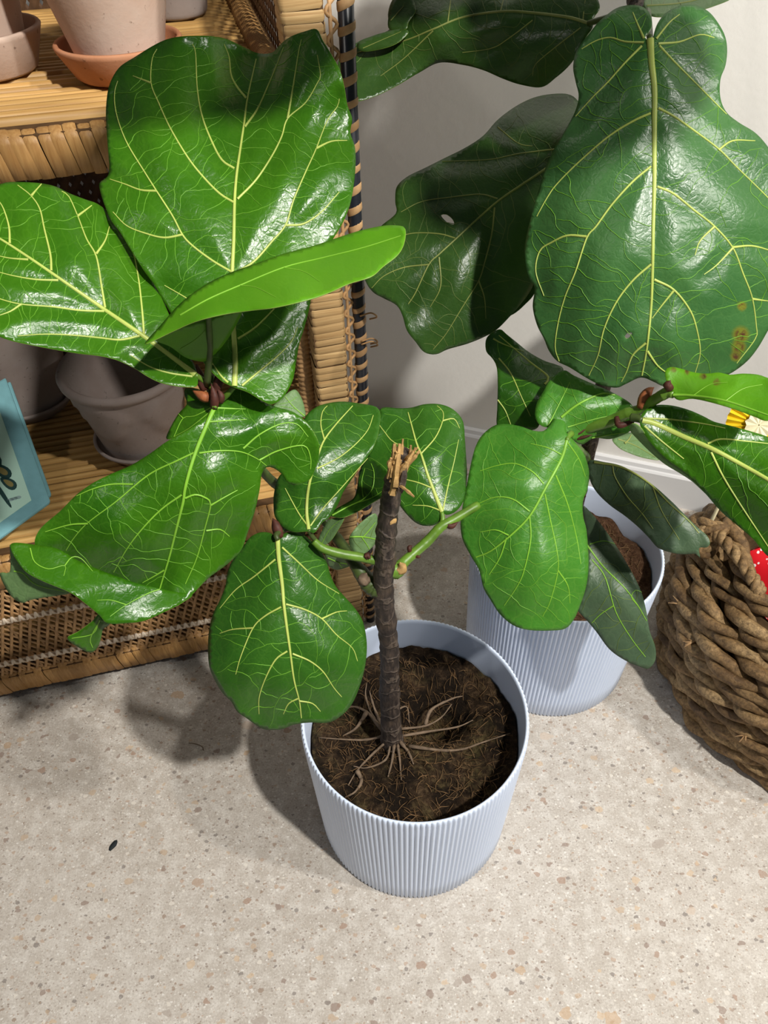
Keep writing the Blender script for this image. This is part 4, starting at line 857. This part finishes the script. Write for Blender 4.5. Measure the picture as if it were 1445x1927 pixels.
# white twine bands over the lower weave
def stitch_mesh():
    mb = MB(); mb.tube([(-.0055, -.002, -.006), (-.002, -.006, -.001), (.0, -.006, .006)], [.0016, .0026, .0018], 5); mb.tube([(.0, -.006, .006), (.002, -.006, -.001), (.0055, -.002, -.006)], [.0018, .0026, .0016], 5)
    me = mb.mesh('twine_stitch'); me.materials.append(M['twine']); return me
st = stitch_mesh()
for zb in (.233, .122):
    b = obj('twine_band', MB().tube([(XL+.02, .003, zb-.005), (XR-.03, .003, zb-.005)], .0035, 6).mesh('twine_band'), M['twine'], shelf)
    x = XL+.03
    while x < XR-.03:
        obj('twine_stitch', st, None, b, (x, .003, zb)).scale = (1.1, 1, 1.45); x += .0125
# ringed cane rail down each side of the upper tier
pts = [(.640, .03+i*.0011, .978) for i in range(450)]
obj('side_rail', MB().tube(pts, [.0115+(.0036 if (i//3) % 2 else 0) for i in range(450)], 12).mesh('side_rail'), M['wrap_v'], shelf)
pts = [(.632, .045, .39+i*.0020) for i in range(270)]
obj('side_stay', MB().tube(pts, [.011+(.0015 if (i//2) % 2 else 0) for i in range(270)], 10).mesh('side_stay'), M['cane'], shelf)

# ------------------------------------------------------------------ terracotta
def pot_mesh(name, rb, rt, h, rim, mat, relief=False, roll=False):
    n = 72; prof = [(0.001, 0), (rb-.003, 0), (rb, .003)]
    for i in range(1, 19): prof.append((rb+(rt-rb)*i/20, h*i/20))
    if roll: prof += [(rt, h-.016), (rt+.005, h-.013), (rt+.006, h-.006), (rt+.003, h-.001), (rt-.002, h), (rt-.007, h-.004)]
    else: prof += [(rt, h-rim), (rt+.004, h-rim+.002), (rt+.006, h-.003), (rt+.003, h), (rt-.004, h), (rt-.007, h-.004)]
    prof += [(rb+(rt-rb)*.6-.008, h*.6), (rb-.008, .012), (.001, .012)]
    vs = []; fs = []; m = len(prof)
    for j, (r, z) in enumerate(prof):
        for k in range(n):
            a = 2*math.pi*k/n; q = 0
            if relief and 3 <= j <= 20:
                u = (a*5/(2*math.pi)) % 1*2-1; v = z/h; q = .006*max(0, min(1, 4.*(1-((u/.92)**2+((v-.62)/.30)**2)**.5*(1 if v > .62 else 1+.5*abs(u)))))
            vs.append(((r+q)*math.cos(a), (r+q)*math.sin(a), z))
    for j in range(m-1):
        for k in range(n): fs.append((j*n+k, j*n+(k+1) % n, (j+1)*n+(k+1) % n, (j+1)*n+k))
    return mesh(name, vs, fs)
def saucer_mesh(rb, rt, h, t=.006):
    return MB().lathe([(.001, 0), (rb-.004, 0), (rb, .003), (rt-.001, h-.006), (rt+.0005, h-.002), (rt-.001, h), (rt-t+.001, h), (rt-t, h-.003), (rb-.003, .008), (.001, .008)], 72).mesh('saucer')
def potset(px, py, zt, rs, rb, rt, h, lab_p, lab_s, mat, smat, saucer=True, relief=False, back=0., sh=.036, roll=False):
    """px, py: middle of the front foot of the saucer"""
    l = inv(atz(px, py, zt)); l = (l[0], l[1]+rs*.8+back, zt); w = SL(*l)
    if saucer:
        s = obj('plant_saucer', saucer_mesh(rs*.78, rs, sh), smat, loc=w); tag(s, lab_s, 'saucer', 'terracotta saucers on the shelf')
        w = (w[0], w[1], w[2]+.0078)
    p = obj('terracotta_pot', pot_mesh('terracotta_pot', rb, rt, h, .03, mat, relief, roll), mat, loc=w); tag(p, lab_p, 'pot', 'terracotta pots on the shelf')
T1 = .9804
potset(238, 166, T1, .072, .047, .084, .15, 'pale terracotta pot on the upper tier, standing in the middle saucer', 'orange terracotta saucer under the pot at the middle of the upper tier', M['terra'], M['terra_red'])
potset(-26, 160, T1, .071, .046, .070, .15, 'pale terracotta pot in the upper left corner', 'pale rimmed terracotta saucer in the upper left corner', M['terra'], M['terra'], sh=.046)
potset(335, 38, T1, .046, .044, .070, .14, 'terracotta pot in shade at the back of the upper tier', '', M['terra_shaded'], None, saucer=False)
T2 = .3764
potset(280, 880, T2, .086, .068, .100, .165, 'terracotta pot with tulip relief, coloured grey as in shade, on the lower tier', 'saucer coloured dark as in shade under the tulip relief pot', M['terra_shaded'], M['terra_shaded'], relief=True, roll=True, sh=.03)
potset(60, 800, T2, .085, .066, .108, .225, 'terracotta pot coloured grey as in shade at the left on the lower tier', 'saucer coloured grey as in shade under the left pot on the lower tier', M['terra_shaded'], M['terra_shaded'], roll=True, sh=.03)

# ------------------------------------------------------------------ folded teal towels with a leaf print
M['teal'] = plain('teal_cloth', (.20, .43, .47), .8, .2, .12, 30., .2, 900.)
M['mint'] = plain('mint_label', (.50, .77, .63), .6, .3, .05, 20.)
M['ink'] = plain('dark_green_print', (.006, .05, .045), .6)
M['gold'] = plain('ochre_print', (.24, .20, .06), .6)
M['greyink'] = plain('grey_print', (.28, .42, .40), .6)
A = atz(96, 944, T2+.022); B = atz(0, 1014, T2+.022); Cn = atz(8, 700, .52)   # the pack leans back against the left pot
u = B-A; v = Cn-A; u = u/np.linalg.norm(u); v = v/np.linalg.norm(v); nn = np.cross(v, u); nn = nn/np.linalg.norm(nn)
if nn[2] < 0: nn = -nn
def TP(a, b, z): return A+u*a+v*b+nn*z
tw = empty('tea_towel_pack', tuple(TP(.1, .02, -.02)))
tag(tw, 'folded teal cloth with a mint label printed with dark green leaves', 'towel')
def rect(a0, a1, b0, b1): return [(a0, b0), (a1, b0), (a1, b1), (a0, b1)]
def tslab(name, r, z0, th, mat):
    vs = [TP(a, b, z0) for a, b in r]+[TP(a, b, z0+th) for a, b in r]
    f = [(3, 2, 1, 0), (4, 5, 6, 7), (0, 1, 5, 4), (1, 2, 6, 5), (2, 3, 7, 6), (3, 0, 4, 7)]
    if np.dot(np.cross(u, v), nn) < 0: f = [q[::-1] for q in f]
    return obj(name, mesh(name, vs, f, False), mat, tw, world=True)
zt = 0.
bevel(tslab('lower_fold', rect(-.008, .21, .012, .23), -.0210, .010, M['teal']), .004)
bevel(tslab('upper_fold', rect(0, .21, 0, .235), -.0105, .0105, M['teal']), .004)
lab = tslab('paper_label', rect(.030, .205, .022, .225), zt+.0002, .0006, M['mint'])
def petal(name, cx, cy, L, w, ang, mat, z):
    pts = []
    for i in range(16):
        t = 2*math.pi*i/16; x = L*math.cos(t); y = w*math.sin(t)*(1-.35*math.cos(t)); c, s = math.cos(ang), math.sin(ang)
        pts.append(TP(cx+x*c-y*s, cy+x*s+y*c, z))
    n = len(pts); top = [p+nn*.0003 for p in pts]
    o = obj(name, mesh(name, pts+top, [tuple(range(n, 2*n)), tuple(range(n-1, -1, -1))]+[(i, (i+1) % n, n+(i+1) % n, n+i) for i in range(n)], False), mat, lab)
    return o
zl = zt+.0009
for cx, cy, L, w_, an in ((.098, .125, .030, .015, 1.2), (.084, .095, .022, .008, 1.0), (.080, .070, .018, .007, 1.0), (.112, .10, .024, .010, 1.9), (.13, .12, .028, .012, 1.5), (.15, .09, .026, .011, 2.2)):
    petal('printed_leaf', cx-.024, cy, L, w_, an, M['ink'], zl)
for cx, cy, L, w_, an in ((.084, .095, .014, .004, 1.0), (.080, .070, .011, .0035, 1.0), (.100, .168, .010, .006, .4)):
    petal('printed_leaf', cx-.024, cy, L, w_, an, M['gold'], zl+.0004)
petal('printed_stem', .074, .075, .045, .003, 1.35, M['ink'], zl)
for i in range(3): petal('printed_mark', .050+i*.006, .040+i*.002, .007, .0022, .5, M['greyink'], zl)

# ------------------------------------------------------------------ water hyacinth basket
BC = (.800, .775); BH = .30
basket = empty('woven_basket', (BC[0], BC[1], 0))
tag(basket, 'chunky brown water hyacinth basket with twisted rope coils', 'basket')
def brad(t): return .268+.018*math.sin(math.pi*min(1, t*.95))-.045*max(0, t-.7)/.3
NC = 9
for i in range(NC+1):
    t = i/NC; zz = .016+t*(BH-.016); R = brad(t)
    root = None; rr = random.Random(i)
    cuts = [rr.uniform(.8, 1.25) for _ in range(3)]
    for k in range(3):
        pts = []; rad = []; n = 260; turns = 10+(i % 3)
        for j in range(n):
            a = 2*math.pi*j/n; ph = turns*a+k*2*math.pi/3+i*1.7
            wob = .006*math.sin(11*a+i*math.pi)+.004*noise.noise(Vector((math.cos(a)*3, math.sin(a)*3, i*1.3+k)))
            ro = .0095*(1+.35*noise.noise(Vector((math.cos(a)*6, math.sin(a)*6, i*2.1+k*5))))
            r = R+wob+ro*math.cos(ph)
            pts.append((r*math.cos(a), r*math.sin(a), max(.010, zz+ro*1.15*math.sin(ph)+.004*noise.noise(Vector((math.cos(a)*5, math.sin(a)*5, i+9.))))))
            rad.append(.0098*cuts[k]*(1+.30*noise.noise(Vector((math.cos(a)*9, math.sin(a)*9, i*3.3+k*7)))))
        mb = MB().tube(pts, rad, 7, closed=True)
        if root is None: root = obj('rope_coil', mb.mesh('rope_coil'), M['hya'], basket)
        else: obj('rope_strand', mb.mesh('rope_strand'), M['hya'], root)
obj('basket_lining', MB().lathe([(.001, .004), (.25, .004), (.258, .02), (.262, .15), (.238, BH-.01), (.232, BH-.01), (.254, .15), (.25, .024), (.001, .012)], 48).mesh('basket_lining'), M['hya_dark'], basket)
def handle(p0, p1, rise, r, nm):
    a = np.array(p0); b = np.array(p1); mid = (a+b)/2+np.array([0, 0, rise]); K = catmull(np.array([a, a*.7+mid*.3+np.array([0, 0, rise*.35]), mid, b*.7+mid*.3+np.array([0, 0, rise*.35]), b]), n=14)
    root = None; m = len(K)
    for k in range(2):
        pts = []
        for j, q in enumerate(K):
            ph = j*.55+k*math.pi; pts.append((q[0]+r*.8*math.cos(ph), q[1]+r*.5*math.cos(ph), q[2]+r*.8*math.sin(ph)))
        me = MB().tube(pts, [r*(1+.15*math.sin(j)) for j in range(m)], 7).mesh(nm)
        if root is None: root = obj(nm, me, M['hya'], basket)
        else: obj('handle_strand', me, M['hya'], root)
h0 = atz(1340, 1000, .318)-np.array([BC[0], BC[1], 0]); h1 = atz(1432, 1120, .31)-np.array([BC[0], BC[1], 0])
handle(h0, h1, .012, .0062, 'handle')
for j in range(5):   # knot at the root of the handle
    c = h0+np.array([.004*j-.008, .006*j-.01, .002*j-.012]); K = [(c[0]+.022*math.cos(a)*(.7+.1*j), c[1]+.014*math.sin(a), c[2]+.020*math.sin(a+j)) for a in np.linspace(0, 6.0, 20)]
    obj('handle_knot', MB().tube(K, .0072, 7).mesh('handle_knot'), M['hya'], basket)
for px, py in ((1340, 1195), (1425, 1345), (1248, 1135)):   # frayed strand ends
    for j in range(5):
        r_ = random.Random(px+j); P = atz(px, py, .2)
        dvec = P-np.array([BC[0], BC[1], .2]); dvec[2] = 0; dvec = dvec/np.linalg.norm(dvec)
        zq = {1340: .19, 1425: .12, 1248: .20}[px]; t = zq/BH
        b = np.array([dvec[0]*(brad(t)+.012), dvec[1]*(brad(t)+.012), zq]); e = b+dvec*.014+np.array([r_.uniform(-.008, .008), r_.uniform(-.008, .008), r_.uniform(-.006, .012)])
        obj('frayed_end', MB().tube([b-dvec*.01, b, e], [.002, .002, .0006], 4).mesh('frayed_end'), M['band'], basket)
# things in the basket
def printed(name, a, b, sc):
    N = NT(name); o = N.coord('Object'); V = N.n('ShaderNodeTexVoronoi', {'Vector': o, 'Scale': sc}).outputs['Distance']
    return N.fin(N.mix(N.ramp(V, [(.22, W3(1)), (.26, W3(0))]), a, b), .3, .5)
M['redprint'] = printed('red_white_wrapper', (.62, .012, .02), (.8, .72, .70), 70.)
M['yellow'] = plain('yellow_paper', (.86, .62, .02), .5, .4, .1, 20.)
M['cream'] = plain('cream_paper', (.88, .80, .52), .6, .3)
def pouch(name, c, w, h, th, rz, tilt, mat, label):
    n, m = 14, 14; vs = []; fs = []
    for s in (1, -1):
        for j in range(m+1):
            for i in range(n+1):
                x = i/n*2-1; y = j/m*2-1; e = max(0, (1-abs(x)**4))*max(0, (1-abs(y)**6)); vs.append((x*w/2*(1-.04*(1-e)), s*(th/2*e+.001+.002*noise.noise(Vector((x*3, y*3, s)))), (y+1)*h/2))
    q = (n+1)*(m+1)
    for s in (0, 1):
        for j in range(m):
            for i in range(n):
                f = [s*q+j*(n+1)+i, s*q+j*(n+1)+i+1, s*q+(j+1)*(n+1)+i+1, s*q+(j+1)*(n+1)+i]; fs.append(tuple(f if s else f[::-1]))
    o = obj(name, mesh(name, vs, fs), mat, loc=c); o.rotation_euler = (tilt, 0, rz); tag(o, label, 'packet'); return o
Pq = atz(1432, 1075, .20)
pouch('red_packet', (Pq[0]+.022, Pq[1]-.02, .03), .15, .245, .05, math.radians(20), -.12, M['redprint'], 'red and white wrapped packet standing in the woven basket')
Py = at(1428, 800, 1.13)
yroot = empty('yellow_paper_flower', (Py[0]+.01, Py[1]+.05, .03))
tag(yroot, 'yellow pleated paper flower with a cream scalloped middle, behind the long glossy leaf', 'decoration')
def fan(r0, r1, zoff, nple, mat, name, dep, sc=0):
    n = nple*2; vs = []
    nd = Vector(tuple(CAM))-Vector(tuple(Py)); nd.normalize(); uu = nd.cross(Vector((0, 0, 1))).normalized(); ww = uu.cross(nd)
    for s in (0, 1):
        for k in range(n):
            a = 2*math.pi*k/n
            for r, d in ((r0, 0), (r1*(1-sc*(k % 2)), dep*(1 if k % 2 else -1))):
                vs.append(Vector(tuple(Py))+(uu*math.cos(a)+ww*math.sin(a))*r+nd*(zoff+d-s*.0015))
    fs = []
    for s in (0, 1):
        o_ = s*n*2
        for k in range(n):
            j = (k+1) % n; f = (o_+k*2, o_+k*2+1, o_+j*2+1, o_+j*2); fs.append(f if s == 0 else f[::-1])
    return obj(name, mesh(name, vs, fs, False), mat, yroot, world=True)
fan(.001, .046, 0, 26, M['yellow'], 'pleated_disc', .004, .03); fan(.001, .020, .007, 10, M['cream'], 'scalloped_middle', .001, .16)
obj('stick', MB().tube([(0, 0, -.012), tuple(Vector(tuple(Py))-yroot.location+Vector((0, .004, 0)))], .003, 8).mesh('stick'), M['cream'], yroot)

# ------------------------------------------------------------------ crumbs on the floor
def crumb(px, py, L, w_, ang, name, mat, label, cat):
    P = atz(px, py, 0); vs = []; n = 9
    for s, zz in ((1, 0), (.8, .0018)):
        for k in range(n):
            a = 2*math.pi*k/n; q = s*(1+.35*noise.noise(Vector((k*1.7, px*.1, 0)))); x, y = L*math.cos(a)*q, w_*math.sin(a)*q
            vs.append((x*math.cos(ang)-y*math.sin(ang), x*math.sin(ang)+y*math.cos(ang), zz))
    o = obj(name, mesh(name, vs, [tuple(range(n-1, -1, -1)), tuple(range(n, 2*n))]+[(k, (k+1) % n, n+(k+1) % n, n+k) for k in range(n)]), mat, loc=(P[0], P[1], .0003)); tag(o, label, cat)
M['debris'] = plain('dark_debris', (.012, .017, .02), .8)
crumb(213, 1591, .0095, .005, 1.1, 'plant_crumb', M['debris'], 'small black plant crumb on the floor at the left', 'debris')
K = catmull(np.array([atz(355, 1398, .001), atz(368, 1400, .003), atz(380, 1405, .0015), atz(383, 1412, .001)]), n=5)
tag(obj('root_thread', MB().tube(K, .0007, 5).mesh('root_thread'), M['root']), 'thin brown root thread on the floor below the small rounded leaf', 'debris')
